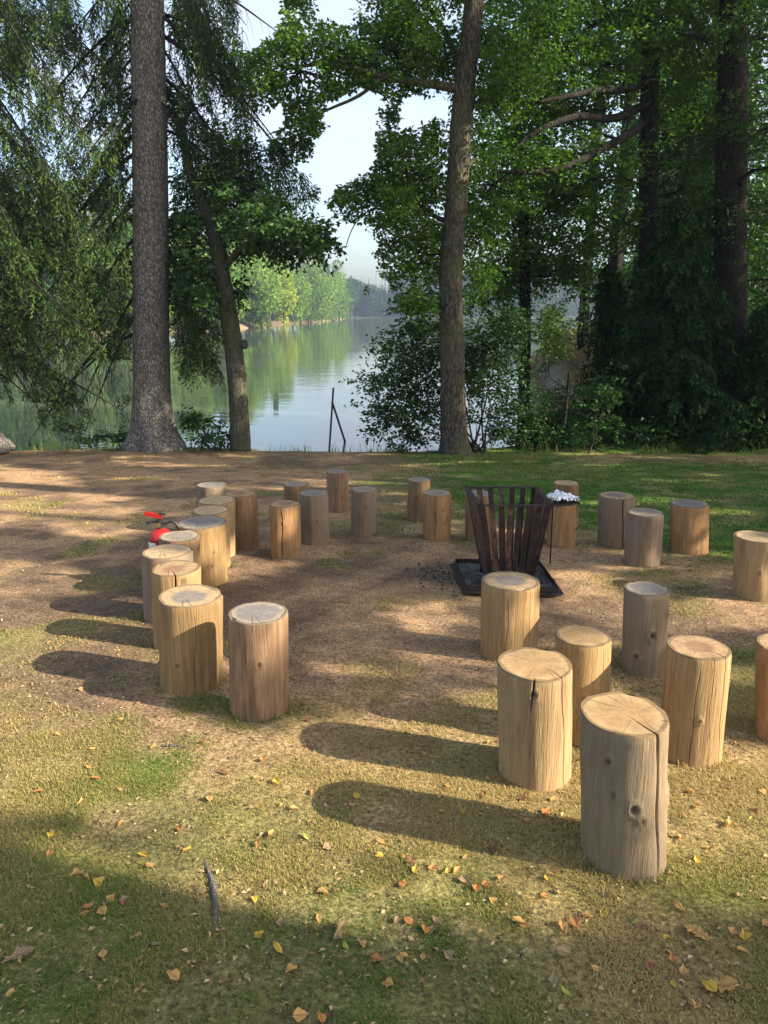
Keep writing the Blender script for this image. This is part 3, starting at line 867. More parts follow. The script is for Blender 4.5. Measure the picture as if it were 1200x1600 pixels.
# ------------------------------------------------------------------ the far shores
def lump_crown(c, rx, ry, rz, n, rs, size, lumps=14, conif=False):
    """leaf clumps over the surface of many lumps; c is the foot of the crown's axis"""
    if conif:
        u = rs.rand(n) ** 0.8
        az = rs.rand(n) * 6.28
        r = (1 - u) * (0.55 + 0.45 * rs.rand(n)) * (0.75 + 0.25 * np.sin(u * 40))
        C = np.stack([c[0] + rx * r * np.cos(az), c[1] + ry * r * np.sin(az), c[2] + 2 * rz * u - 0.1 * rz * r], 1)
        D = unit(np.stack([np.cos(az), np.sin(az), -0.5 + 0 * az], 1) + .4 * rs.randn(n, 3))
        return C, D, unit(rs.randn(n, 3) * .5 + [0, 0, .6]), size * (.6 + .8 * rs.rand(n)), size * .6 * (.6 + .8 * rs.rand(n)), np.clip(rs.rand(n) * .5, 0, 1)
    lc = unit(rs.randn(lumps, 3)) * (rs.rand(lumps, 1) ** .5) * [rx * .7, ry * .7, rz * .75] + c + [0, 0, rz]
    lr = (0.28 + 0.22 * rs.rand(lumps)) * min(rx, rz)
    k = rs.randint(lumps, size=n)
    q = unit(rs.randn(n, 3)) * (0.7 + 0.35 * rs.rand(n, 1))
    C = lc[k] + q * lr[k][:, None]
    D = unit(q + .6 * rs.randn(n, 3))
    lt = rs.rand(lumps)
    return C, D, unit(q * .6 + .6 * rs.randn(n, 3)), size * (.6 + .8 * rs.rand(n)), size * .7 * (.6 + .8 * rs.rand(n)), np.clip(.15 + .5 * lt[k] + .35 * rs.rand(n), 0, 1)

def gapfar(A):
    px, py = pix(A[0])
    r = inpoly(px, py, [(536, 300), (660, 300), (660, 424), (548, 424), (534, 400)])
    for p in GAPS: r |= inpoly(px, py, p)
    return [a[~r] for a in A]

rs = np.random.RandomState(51)
shore = []
pts = LAKE[20:27] if False else [(-15.8, 292), (-19.8, 232), (-24.3, 168), (-26.5, 128), (-35, 111), (-43, 96), (-59, 81), (-92, 61)]
seg = smoothline([(x, y, 0) for x, y in pts], 60)
for i, s in enumerate(seg):
    for row in range(2):
        if row == 1 and i % 2: continue
        off = -.4 + 5 * row + rs.rand() * 2.5
        tan = unit(seg[min(59, i + 1)] - seg[max(0, i - 1)])
        nrm = np.array([-tan[1], tan[0], 0])
        p = s + nrm * off
        if lake_sd(p[0], p[1]) < 0: p = s - nrm * off
        shore.append((p[0] + rs.randn() * .6, p[1] + rs.randn() * 1.0, row))
for (x, y, row) in shore:
    z = float(height(x, y))
    H = (10.5 + 9 * rs.rand() + 3 * row) * (1.0 if y < 200 else 1.15)
    sp_ = rs.rand(); lf = 'shore_leaf' if sp_ < .45 else ('shore_leaf_deep' if sp_ < .93 else 'shore_leaf_yellow')
    if i % 7 == 3: H *= 1.1
    rx = (2.9 + 1.6 * rs.rand()) * (1 if y < 150 else 1.3)
    tr = MB(); tr.tube([(x, y, z - .2), (x + .2, y, z + H * .5), (x, y, z + H * .9)], [.28, .2, .05], k=6)
    low = -0.10 + 0.04 * rs.rand()
    A = lump_crown(np.array([x, y, z + H * low]), rx, rx, H * (1 - low) / 2, int(2600), rs, 0.62, 26, sp_ > .45 and sp_ < .57)
    A = gapfar(A)
    tall = H > 18
    finish_tree('shore_tree', 'tall green broadleaf tree on the sunlit far left shore' if tall else 'green broadleaf tree crowding the sunlit far left shore', 'tree', (x, y, z - .2),
                [('trunk', tr.mesh('trunk', True), M['alder_bark']), ('crown', leaves_mesh('crown', *A), M[lf])], 'tall trees on the far left shore' if tall else 'lower trees on the far left shore')
# the wood across the end of the lake
outw = []; tw = MB()
rs = np.random.RandomState(52)
for i in range(330):
    x = rs.uniform(-40, 190); y = 373.5 + rs.rand() ** 1.5 * 22 + max(0, x - 130) * -0.9 - 0 * x
    if lake_sd(x, y) < 1: y += 20
    if lake_sd(x, y) < 1: continue
    z = float(height(x, y)); H = 15 + 8 * rs.rand() + (3 if x > 20 else 0)
    con = rs.rand() < .55
    tw.tube([(x, y, z - .3), (x, y, z + H * .9)], [.35, .1], k=5)
    outw.append(lump_crown(np.array([x, y, z + (.10 if con else -.06) * H]), 3.4, 3.2, H * .5, 620, rs, 1.5, 12, con))
for i in range(40):        # the woods along the right hand shore
    t = rs.rand(); x = 36 + 90 * t + 6 + rs.rand() * 16; y = 70 + 190 * t
    if lake_sd(x, y) < 1: continue
    z = float(height(x, y)); H = 16 + 8 * rs.rand()
    tw.tube([(x, y, z - .3), (x, y, z + H * .9)], [.35, .1], k=5)
    outw.append(lump_crown(np.array([x, y, z + .1 * H]), 3.6, 3.6, H * .45, 900, rs, 1.0, 14, rs.rand() < .5))
A = gapfar(join(outw))
t = empty('distant_woods', (20, 380, -1)); tag(t, 'hazy blue wood closing the far end of the lake', 'woods', kind='stuff')
for pn, me_, mt in (('trunks', tw.mesh('trunks'), M['alder_bark']), ('foliage', leaves_mesh('foliage', *A), M['far_leaf'])):
    o = obj(pn, me_, mt, t); o.location = (-20, -380, 1); o['kind'] = 'stuff'

# ------------------------------------------------------------------ the forest on the right bank
rs = np.random.RandomState(61)
FT = [(905, 30, 14), (945, 24, 22), (985, 34, 14), (1030, 27, 20), (1085, 22, 24), (1120, 38, 16), (1165, 24, 22), (1185, 33, 16), (1230, 22, 22), (870, 44, 9), (930, 45, 10), (1000, 52, 10), (1060, 44, 12), (1150, 55, 10), (1210, 45, 12), (1280, 30, 18), (1260, 50, 12), (1100, 62, 10), (905, 60, 7)]
for j, (px, Y, wpx) in enumerate(FT):
    b0 = PW(px, 600, Y); b0[2] = float(height(b0[0], b0[1])) - .1
    if lake_sd(b0[0], b0[1]) < .5: continue
    H = 15 + 6 * rs.rand()
    r = wpx * mpp(Y) / 2
    tr = MB(); lean = rs.randn() * .4
    P = [b0, b0 + [lean * .2, 0, H * .3], b0 + [lean * .6, 0, H * .65], b0 + [lean, 0, H]]
    LL = [trunk_tube(tr, P, [r * 1.15, r, r * .75, r * .2], 30, 9, rs, .08)]
    bl = MB()
    outc = []
    nb = 17
    for q in range(nb):
        u = .10 + .88 * (q + rs.rand()) / nb; az = rs.rand() * 6.28; L = 1.4 + 2.0 * rs.rand()
        a = LL[0][int(u * 29)]
        e = a + [math.cos(az) * L, math.sin(az) * L, .3 * L]
        bl.tube(bez(a, a + (e - a) * .4, e + [0, 0, .2], e, 6), np.linspace(.05, .012, 6), k=4, caps=False)
        n_ = 36 if Y < 40 else 28
        S = e + unit(rs.randn(n_, 3)) * (rs.rand(n_, 1) ** .4) * [1.6, 1.5, .95]
        outc.append(spray_leaves(S, unit(S - e + .2 * rs.randn(n_, 3)), rs, 12, .17 if Y < 40 else .26, .6, .6))
    A = join(outc)
    kk = ~gapmask(A[0])
    px_, py_ = pix(A[0])
    kk &= ~inpoly(px_, py_, [(845, 470), (905, 466), (905, 520), (890, 545), (905, 640), (850, 640), (836, 560)]) | (rs.rand(len(px_)) < .04)
    A = [a[kk] for a in A]
    finish_tree('forest_tree', 'forest tree standing further back in the shade on the right bank', 'tree', b0,
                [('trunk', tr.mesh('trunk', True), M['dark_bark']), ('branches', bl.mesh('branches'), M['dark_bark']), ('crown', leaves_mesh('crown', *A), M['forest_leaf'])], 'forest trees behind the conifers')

n = 5200
Y_ = 20 + 45 * rs.rand(n) ** 1.3; x = Y_ * rs.uniform(.30, .80, n)
k_ = (lake_sd(x, Y_) > 1.5)
x, Y_ = x[k_], Y_[k_]
zt_ = 5.5 * fbm(x * .25, Y_ * .25, 3) ** 2 * 2.2
S = np.stack([x, Y_, height(x, Y_) + zt_ * rs.rand(len(x))], 1)
px_, py_ = pix(S)
S = S[(px_ > 905) | (py_ < 330)]
A = spray_leaves(S, unit(rs.randn(len(S), 3) + [0, 0, .3]), rs, 12, .19, .6, .5)
tag(obj('thicket', leaves_mesh('thicket', *A), M['forest_leaf']), 'dense young growth filling the forest floor behind the conifers', 'thicket', kind='stuff')
n = 900
x = rs.uniform(5.0, 12, n); y = rs.uniform(19, 37, n)
k_ = (lake_sd(x, y) > .3) & (fbm(x * .7, y * .7, 3) > .50)
x, y = x[k_], y[k_]
S = np.stack([x, y, height(x, y) + .05 + .25 * rs.rand(len(x))], 1)
A = spray_leaves(S, unit(rs.randn(len(S), 3) + [0, 0, .6]), rs, 10, .13, .3, .7)
tag(obj('bank_plants', leaves_mesh('bank_plants', *A), M['oak_leaf_dark']), 'low plants scattered over the brown bank by the path', 'undergrowth', kind='stuff')
# undergrowth along the lawn's dark edge and the water's edge
rs = np.random.RandomState(62)
n = 2600
x = rs.uniform(2.6, 14, n); y = 14.1 + rs.rand(n) ** 1.5 * 9
k_ = lake_sd(x, y) > .15
x, y = x[k_], y[k_]
S = np.stack([x, y, height(x, y) + .04 + .35 * rs.rand(len(x))], 1)
A = spray_leaves(S, unit(rs.randn(len(S), 3) + [0, 0, .8]), rs, 9, .09, .25, .7)
tag(obj('undergrowth', leaves_mesh('undergrowth', *A), M['oak_leaf_dark']), 'low leafy undergrowth under the trees on the right', 'undergrowth', kind='stuff')

# ------------------------------------------------------------------ the trees that shade the clearing from the right, outside the picture
LIT = [([(-900, 1070), (150, 1080), (240, 1090), (400, 1125), (480, 1112), (560, 1090), (700, 1075), (860, 1035), (960, 1040), (1060, 1150), (1160, 1150), (1500, 1180), (1500, 1500), (1160, 1450), (1050, 1390), (990, 1385), (900, 1370), (760, 1325),
         (560, 1320), (330, 1300), (0, 1285), (-900, 1270)], .0),
       ([(190, 1425), (340, 1385), (500, 1450), (700, 1530), (700, 1900), (-300, 1900), (-150, 1520), (80, 1455)], .012),
       ([(520, 1300), (780, 1360), (960, 1420), (960, 1510), (760, 1480), (540, 1400)], .012),
       ([(-900, 735), (60, 735), (140, 755), (190, 790), (245, 832), (180, 852), (60, 832), (-900, 845)], .0),
       ([(-900, 900), (60, 905), (260, 895), (262, 925), (60, 932), (-900, 925)], .008),
       ([(-900, 950), (262, 940), (300, 1090), (-900, 1085)], .006),
       ([(850, 885), (960, 895), (985, 940), (1120, 930), (1500, 930), (1500, 970), (1000, 1000), (900, 965), (850, 920)], .006),
       ([(1030, 1040), (1500, 1030), (1500, 1075), (1040, 1070)], .008),
       ([(600, 935), (720, 940), (740, 985), (640, 1000), (570, 960)], .02),
       ([(560, 985), (760, 1000), (750, 1040), (600, 1030)], .03),
       ([(300, 850), (420, 865), (540, 880), (520, 900), (400, 890), (300, 885)], .008),
       ([(680, 790), (720, 795), (720, 850), (660, 850)], .03),
       ([(465, 842), (800, 842), (760, 930), (470, 930)], 1.0)]
def shade_keep(C, rs):
    """where does this leaf's shadow fall on the clearing, and is that spot in the shade in the photograph?"""
    zc = C[:, 2]
    # ground z = -SLOPE*y ; move along -SUN until there
    s = (zc + SLOPE * C[:, 1]) / (SUN[2] + SLOPE * SUN[1])
    Gp = C - s[:, None] * SUN
    px, py = pix(Gp)
    py = np.where(Gp[:, 1] < .3, 3000, py)
    jx = px + 46 * (fbm(px * .02, py * .03, 3) - .5); jy = py + 30 * (fbm(px * .02 + 70, py * .04, 3) - .5)
    p = np.full(len(px), 1.0)
    p = np.where((py > 860) & (py < 1090) & (fbm(Gp[:, 0] * .9 + Gp[:, 1] * .1, Gp[:, 1] * 5.0, 3) > .53), .008, p)
    p = np.where((py > 1285) & (fbm(Gp[:, 0] * 1.3 + 4, Gp[:, 1] * 5.5, 3) > .555), .012, p)
    p = np.where((py > 700) & (py <= 860) & (fbm(Gp[:, 0] * .8 + 9, Gp[:, 1] * 2.6, 3) > .66), .05, p)
    for poly, v in LIT: p = np.where(inpoly(jx, jy, poly), v, p)
    return rs.rand(len(px)) < p, Gp
rs = np.random.RandomState(71)
TR = [(7.0, -0.95), (10.5, 4.5), (13.5, -3.4), (15.5, 5.0), (12.5, 9.5), (18.0, 0.5), (17.0, 10.5), (9.0, -4.0)]
n = 9500
gy = -1.5 + 15.2 * rs.rand(n); gx = rs.uniform(-1, 1, n) * (.60 * np.maximum(gy, 0) + 2.2)
hs = rs.uniform(7.5, 19, n) + np.maximum(0, -gx) * .5
Cs = np.stack([gx + hs * math.cos(SUN_AZ), gy + hs * math.sin(SUN_AZ), -SLOPE * gy + hs * math.tan(SUN_EL)], 1)
# boughs that keep the two bare trunks in the shade but for a patch or two
def along(pa, pb, Yt, k_, rr_):
    t = rs.rand(k_); T_ = np.array(PW(*pa, Yt)) + (np.array(PW(*pb, Yt)) - np.array(PW(*pa, Yt))) * t[:, None] + rs.randn(k_, 3) * rr_
    h_ = rs.uniform(12, 18, k_)
    return T_ + np.stack([h_ * math.cos(SUN_AZ), h_ * math.sin(SUN_AZ), h_ * math.tan(SUN_EL)], 1)
Cs = np.concatenate([Cs, along((240, 690), (236, 310), 14.1, 110, .3), along((236, 200), (230, -20), 14.1, 100, .3), along((709, 700), (706, 330), 13.7, 130, .25), along((718, 200), (735, 30), 13.7, 50, .25), along((375, 690), (335, 380), 13.9, 80, .3)] + [along((x_, 690), (x_, 60), 15.5 + rs.rand(), 52 if x_ > 900 else 14, 1.0) for x_ in range(830, 1290, 28)])
kk, _ = shade_keep(Cs, rs)
px, py = pix(Cs)
inview = (px > -60) & (px < 1275) & (py > -40) & (py < 1700) & (Cs[:, 1] > 0)
Cs = Cs[kk & ~inview]
own = np.argmin(np.stack([np.hypot(Cs[:, 0] - tx, Cs[:, 1] - ty) for tx, ty in TR]), 0)
for j, (tx, ty) in enumerate(TR):
    S = Cs[own == j]
    b0 = np.array([tx, ty, float(height(tx, ty)) - .1])
    tr = MB(); LL = trunk_tube(tr, [b0, b0 + [.1, 0, 4], b0 + [0, .1, 9], b0 + [0, 0, 13.5]], [.34, .27, .2, .06], 30, 12, rs, .06)
    bl = MB()
    for e in S[::9]:
        u = np.clip((e[2] - b0[2] - 1.2) / 13.5, .12, .95)
        a = LL[int(u * 29)]
        bb = bez(a, a + (e - a) * .4, e + [0, 0, .3], e, 7)
        kz, _ = shade_keep(bb, rs)
        pbx, pby = pix(bb)
        if ((pbx > -20) & (pbx < 1220) & (pby > -10) & (bb[:, 1] > 0)).any(): continue
        if kz.all(): bl.tube(bb, np.linspace(.04, .008, 7), k=4, caps=False)
    A = spray_leaves(S, unit(rs.randn(len(S), 3) * [1, 1, .5]), rs, 16, .17, .55, .6)
    kz, _ = shade_keep(A[0], rs)
    pbx, pby = pix(A[0] + A[1] * A[3][:, None])
    kz &= ~((pbx > -10) & (pbx < 1215) & (pby > -10) & (A[0][:, 1] > 0))
    A = [a[kz] for a in A]
    finish_tree('shade_tree', 'leafy tree right of the clearing throwing dappled shade over the stools', 'tree', b0,
                [('trunk', tr.mesh('trunk', True), M['oak_bark'])] + ([('branches', bl.mesh('branches'), M['dark_bark'])] if bl.n else []) + ([('crown', leaves_mesh('crown', *A), M['oak_leaf'])] if len(A[0]) else []), 'trees shading the clearing')

# ------------------------------------------------------------------ log stools
def sidemat(name, c1, c2, dark=(0.07, 0.045, 0.03), stain=0.45, seed=0, grey=0.0):
    m, ns, ls, b = newmat(name)
    v = coords(ns, ls, (26, 26, 1.6), (seed, seed * 2, seed))
    n1 = noise(ns, ls, v, 1.6, 6, 0.65)
    n2 = noise(ns, ls, coords(ns, ls, (5, 5, 1.4), (seed, 0, seed * 3)), 1.2, 4, 0.6)
    n3 = noise(ns, ls, coords(ns, ls, (70, 70, 3.0), (seed, 5, 0)), 2.0, 4, 0.7)
    col = mixc(ns, ls, ramp(ns, ls, n1, [(0.34, 0.0), (0.68, 1.0)]), c1, c2)
    col = mixc(ns, ls, ramp(ns, ls, n2, [(0.50, 0.0), (0.70, stain)]), col, dark)
    col = mixc(ns, ls, 1.0, col, ramp(ns, ls, n3, [(0.3, 0.80), (0.5, 1.0), (0.7, 1.14)]), 'MULTIPLY')
    vs = coords(ns, ls, (90, 90, 9), (seed, 1, 2))
    n4 = noise(ns, ls, vs, 1.0, 2, 0.5)
    col = mixc(ns, ls, ramp(ns, ls, n4, [(0.66, 0.0), (0.74, 0.45)]), col, dark)
    if grey:
        n5 = noise(ns, ls, coords(ns, ls, (3, 3, 1.0), (seed * 3, 7, 0)), 1.5, 4, .6)
        col = mixc(ns, ls, ramp(ns, ls, n5, [(0.35, 0.0), (0.62, grey)]), col, (0.21, 0.175, 0.135))
    a = attr(ns, 'mark')
    col = mixc(ns, ls, a.outputs['Fac'], col, (0.035, 0.022, 0.015))
    ls.new(col, b.inputs['Base Color'])
    b.inputs['Roughness'].default_value = 0.75
    b.inputs['Specular IOR Level'].default_value = 0.25
    hm = N(ns, 'ShaderNodeMath', operation='ADD')
    ls.new(n1, hm.inputs[0]); ls.new(n3, hm.inputs[1])
    bumped(ns, ls, b, hm.outputs[0], 0.8, 0.008)
    return m

def cutmat(name, cen, rim, seed=0, ringamt=0.5, split=.6):
    m, ns, ls, b = newmat(name)
    a = attr(ns, 'rad')
    v = coords(ns, ls, (1, 1, 1), (seed, seed, 0))
    nz = noise(ns, ls, v, 9, 3)
    w_ = N(ns, 'ShaderNodeMath', operation='MULTIPLY_ADD')
    ls.new(nz, w_.inputs[0]); w_.inputs[1].default_value = 0.22; ls.new(a.outputs['Fac'], w_.inputs[2])
    col = ramp(ns, ls, w_.outputs[0], [(0.0, tuple(x * .75 for x in cen)), (0.12, cen), (split + .12, cen), (split + .30, rim), (1.03, rim), (1.1, tuple(x * .55 for x in rim))])
    r2 = N(ns, 'ShaderNodeMath', operation='MULTIPLY_ADD')
    ls.new(nz, r2.inputs[0]); r2.inputs[1].default_value = 0.13; ls.new(a.outputs['Fac'], r2.inputs[2])
    sn = N(ns, 'ShaderNodeMath', operation='MULTIPLY'); ls.new(r2.outputs[0], sn.inputs[0]); sn.inputs[1].default_value = 125
    si = N(ns, 'ShaderNodeMath', operation='SINE'); ls.new(sn.outputs[0], si.inputs[0])
    h = N(ns, 'ShaderNodeMath', operation='MULTIPLY_ADD'); ls.new(si.outputs[0], h.inputs[0]); h.inputs[1].default_value = .5; h.inputs[2].default_value = .5
    col = mixc(ns, ls, 1.0, col, ramp(ns, ls, h.outputs[0], [(0.0, 1 - .4 * ringamt), (0.6, 1.0), (1.0, 1.08)]), 'MULTIPLY')
    n2 = noise(ns, ls, v, 60, 6, 0.75)
    col = mixc(ns, ls, 1.0, col, ramp(ns, ls, n2, [(0.3, 0.7), (0.5, 1.0), (0.7, 1.2)]), 'MULTIPLY')
    gt = ns.new('ShaderNodeTexGradient'); gt.gradient_type = 'RADIAL'
    ls.new(coords(ns, ls, (1, 1, 1), (.004 * seed, -.003 * seed, 0)), gt.inputs[0])
    n1d = N(ns, 'ShaderNodeTexNoise', Scale=46.0, Detail=2.0); n1d.noise_dimensions = '1D'
    wob = N(ns, 'ShaderNodeMath', operation='MULTIPLY_ADD'); ls.new(nz, wob.inputs[0]); wob.inputs[1].default_value = .02; ls.new(gt.outputs[1], wob.inputs[2])
    ls.new(wob.outputs[0], n1d.inputs['W'])
    chk = N(ns, 'ShaderNodeMath', operation='MULTIPLY'); ls.new(ramp(ns, ls, n1d.outputs[0], [(.62, 0.), (.70, .75)]), chk.inputs[0]); ls.new(ramp(ns, ls, a.outputs['Fac'], [(.12, 0.), (.35, 1.), (.8, .7), (.97, .1)]), chk.inputs[1])
    col = mixc(ns, ls, chk.outputs[0], col, tuple(x * .30 for x in cen))
    at = attr(ns, 'mark')
    col = mixc(ns, ls, at.outputs['Fac'], col, (0.035, 0.022, 0.015))
    ls.new(col, b.inputs['Base Color'])
    b.inputs['Roughness'].default_value = 0.85
    b.inputs['Specular IOR Level'].default_value = 0.2
    # saw marks across the cut
    n3 = noise(ns, ls, coords(ns, ls, (6, 160, 1), (seed, 0, 0)), 1.0, 3)
    hm = N(ns, 'ShaderNodeMath', operation='ADD')
    ls.new(n3, hm.inputs[0]); ls.new(n2, hm.inputs[1])
    bumped(ns, ls, b, hm.outputs[0], 0.35, 0.004)
    return m

# weathered wood families
SIDES = [sidemat('stool_wood_tan', (0.38, 0.25, 0.115), (0.25, 0.155, 0.070), seed=1), sidemat('stool_wood_grey', (0.27, 0.195, 0.115), (0.17, 0.12, 0.07), seed=2, stain=.5, grey=.5),
         sidemat('stool_wood_orange', (0.40, 0.235, 0.105), (0.25, 0.135, 0.060), seed=3, stain=.6), sidemat('stool_wood_brown', (0.29, 0.18, 0.09), (0.17, 0.10, 0.05), seed=4, stain=.5),
         sidemat('stool_wood_silver', (0.31, 0.21, 0.125), (0.19, 0.12, 0.07), seed=5, stain=.45, grey=.8), sidemat('stool_wood_pale', (0.39, 0.27, 0.135), (0.27, 0.18, 0.088), seed=6, stain=.35),
         sidemat('stool_wood_mottled', (0.34, 0.21, 0.12), (0.15, 0.09, 0.052), seed=8, stain=.75, dark=(.06, .035, .025)), sidemat('stool_wood_honey', (0.32, 0.205, 0.09), (0.20, 0.125, 0.052), seed=9, stain=.4)]
CUTS = [cutmat('cut_tan', (0.29, 0.19, 0.092), (0.33, 0.225, 0.115), 1, .5), cutmat('cut_grey', (0.185, 0.16, 0.135), (0.35, 0.25, 0.14), 2, .35, .45), cutmat('cut_red', (0.23, 0.135, 0.08), (0.31, 0.21, 0.115), 3, .6, .35),
        cutmat('cut_slate', (0.175, 0.16, 0.145), (0.27, 0.22, 0.16), 4, .3, .66), cutmat('cut_pale', (0.34, 0.25, 0.145), (0.40, 0.29, 0.165), 5, .3), cutmat('cut_dull', (0.21, 0.175, 0.14), (0.29, 0.23, 0.16), 6, .4)]

def stool(label, base_px, top_px, width, side, cut, seed, cracks=(), knots=(), res=(72, 22), taper=0.0, oval=0.0, group='log stools round the fire basket', patches=()):
    """base_px / top_px: centres of the foot and of the cut face in the photograph"""
    rs = np.random.RandomState(seed)
    knots = list(knots) + [(rs.uniform(-175, -5), rs.uniform(.12, .92), rs.uniform(.006, .012)) for _ in range(0 if res[0] > 100 else rs.randint(1, 4))]
    b = G(*base_px)
    b[2] = float(height(b[0], b[1]))
    dep = b[1] * math.cos(PIT) + (CAMH - b[2] - .25) * math.sin(PIT)
    R = width / F * dep / 2
    top = PW(top_px[0], top_px[1], b[1])
    H = top[2] - b[2]
    lean = top[0] - b[0]
    K, NZ = res
    th = list(np.arange(K) * 2 * math.pi / K)
    kind = {}
    for ci, (deg, wd, dp, z0, z1, tl) in enumerate(cracks):
        t0 = math.radians(deg) % (2 * math.pi)
        w_ = wd / R / 2
        th = [t for t in th if abs((t - t0 + math.pi) % (2 * math.pi) - math.pi) > 2.2 * w_]
        for o_, dd in ((-1.8, 0), (-1.0, .02), (-.35, 1), (.35, 1), (1.0, .02), (1.8, 0)):
            tt = (t0 + o_ * w_) % (2 * math.pi)
            th.append(tt); kind[round(tt, 9)] = (ci, dd)
    th = np.array(sorted(th)); K = len(th)
    cr = [kind.get(round(t, 9)) for t in th]
    ph = rs.rand(6) * 6.28
    def outline(t, z):
        o_ = 1 + .014 * np.cos(2 * t + ph[0]) + .018 * np.cos(3 * t + ph[1]) + .008 * np.cos(5 * t + ph[2]) + oval * np.cos(2 * t + ph[3])
        o_ = o_ + .03 * (vn(t * 3.0 + 3 * seed, z * 5 + seed) - .5) + .012 * (vn(t * 9 / 6.2832 * 4 + seed, z * 1.3 + seed) - .5) + .02 * (vn(t * 1.6 + seed, z * 3 + seed) - .5)
        return o_
    zs = np.concatenate([[-0.04, 0.0], np.linspace(.02, H - .02, NZ), [H - .005]])
    ci_sh = [rs.rand(3) * 6.28 for _ in cracks]
    Vs, Mk = [], []
    knl = [(math.radians(a) % (2 * math.pi), zf * H, kr) for a, zf, kr in knots]
    for z in zs:
        tz = th.copy(); dpt = np.zeros(K); mk = np.zeros(K)
        for ci, (deg, wd, dp, z0, z1, tl) in enumerate(cracks):
            t0 = math.radians(deg) % (2 * math.pi)
            df = (th - t0 + math.pi) % (2 * math.pi) - math.pi
            p_ = ci_sh[ci]
            wig = .05 * math.sin(z * 7 + p_[0]) * (1 if len(cracks) else 0) + .02 * math.sin(z * 23 + p_[1])
            tz = tz + wig * np.exp(-(df / .35) ** 2)
            u = z / H
            f = float(sst(z0 - .03, z0 + .06, u) * sst(z1 + .03, z1 - .06, u)) if z1 < 1 else float(sst(z0 - .03, z0 + .06, u))
            f *= .75 + .25 * math.sin(z * 31 + p_[2])
            for q in range(K):
                if cr[q] and cr[q][0] == ci:
                    dpt[q] += cr[q][1] * dp * f
                    if cr[q][1] > .5: mk[q] = max(mk[q], min(1, f * 1.3))
        r = R * outline(tz, z) * (1 + taper * (.5 - z / H))
        for (ka, kz, kr) in knl:
            df = ((tz - ka + math.pi) % (2 * math.pi) - math.pi) * R
            dd = np.hypot(df, (z - kz) * .75) / kr
            r = r + .006 * np.exp(-(dd - 1.2) ** 2 * 3) - .010 * np.exp(-dd ** 2 * 2.2)
            mk = np.maximum(mk, .85 * np.exp(-dd ** 2 * 2.0))
        if z > H - .01: r = r - .002
        if z < .01: r = r * 1.01
        r = r - dpt
        u = max(0, z) / H
        Vs.append(np.stack([r * np.cos(tz) + lean * u, r * np.sin(tz), np.full(K, z)], 1)); Mk.append(mk)
    n = len(zs)
    i = np.arange(n - 1)[:, None] * K; j = np.arange(K)[None, :]; j2 = (j + 1) % K
    Q = np.stack([i + j, i + j2, i + K + j2, i + K + j], -1).reshape(-1, 4)
    me = mesh_np('side', np.concatenate(Vs), [Q], {'mark': np.concatenate(Mk)}, True)
    root = empty('log_stool', (b[0], b[1], b[2]))
    tag(root, label, 'log stool', group)
    obj('side', me, SIDES[side], root)
    # the sawn face
    last = Vs[-1]; c = np.array([lean, 0, H])
    fr = [1.0, .985, .94, .86, .74, .6, .46, .32, .18, .08]
    TV, TM, TR_ = [], [], []
    chip = rs.rand() * 6.28
    pith = rs.randn(2) * R * .12
    for q, f in enumerate(fr):
        mk = np.zeros(K); P = c + (last - c) * [f, f, 1]
        P[:, 0] += pith[0] * (1 - f); P[:, 1] += pith[1] * (1 - f)
        P[:, 2] = H + (0 if q else -.0045) - (.010 * np.exp(-((th - chip + math.pi) % 6.2832 - math.pi) ** 2 * 30) if q < 3 else 0) + .004 * (vn(P[:, 0] * 22 + seed, P[:, 1] * 22) - .5) * (q > 0) * (1 if q else 0)
        for z_ in range(K):
            if cr[z_]:
                tl = cracks[cr[z_][0]][5]
                if f > 1 - tl and cracks[cr[z_][0]][4] >= 1:
                    g_ = cr[z_][1] * min(1, (f - (1 - tl)) / .15)
                    P[z_, 2] -= .03 * g_ if q else .03 * g_
                    mk[z_] = min(1, g_ * 1.2)
        TV.append(P); TM.append(mk); TR_.append(np.full(K, f))
    TV.append(np.array([[lean + pith[0], pith[1], H + .001]])); TM.append([0]); TR_.append([0])
    n = len(fr)
    i = np.arange(n - 1)[:, None] * K
    Q = np.stack([i + j, i + j2, i + K + j2, i + K + j], -1).reshape(-1, 4)
    jj = np.arange(K)
    T = np.stack([(n - 1) * K + jj, (n - 1) * K + (jj + 1) % K, np.full(K, n * K)], 1)
    me = mesh_np('cut_face', np.concatenate(TV), [Q, T], {'mark': np.concatenate(TM), 'rad': np.concatenate(TR_)}, False)
    obj('cut_face', me, CUTS[cut], root)
    return root

HI, MD, LO = (110, 46), (72, 26), (48, 14)
# cracks: (angle from +x, width, depth, from, to, length on the cut face); -90 faces the camera
S_ = stool
S_('biggest nearest stool, grey brown, split top to bottom by one black crack', (974, 1334), (976, 1114), 132, 1, 0, 101, [(-62, .011, .05, 0, 1, .72), (-20, .004, .012, .1, 1, .12)], [(-95, .52, .014), (-84, .44, .008), (-128, .80, .010), (-122, .60, .007), (-30, .52, .016)], HI)
S_('thick pale stool with a reddish split and dark stain, left of the nearest one', (836, 1205), (836, 1036), 115, 5, 0, 102, [(-55, .006, .03, 0, 1, .55), (-104, .009, .012, .72, 1, .02)], [(-103, .88, .012)], HI)
S_('orange tan stool tucked between the two thick front stools', (907, 1148), (910, 992), 84, 0, 0, 103, [(-60, .003, .010, .2, 1, .2)], [(-100, .5, .008)], HI)
S_('sunlit stool leaning right, with a star cracked cut face and long hairline cracks', (1077, 1177), (1091, 1010), 92, 0, 2, 104, [(-55, .004, .018, 0, 1, .8), (-110, .003, .01, .0, .9, 0), (-80, .0025, .008, .3, 1, .3)], [(-100, .45, .007)], HI)
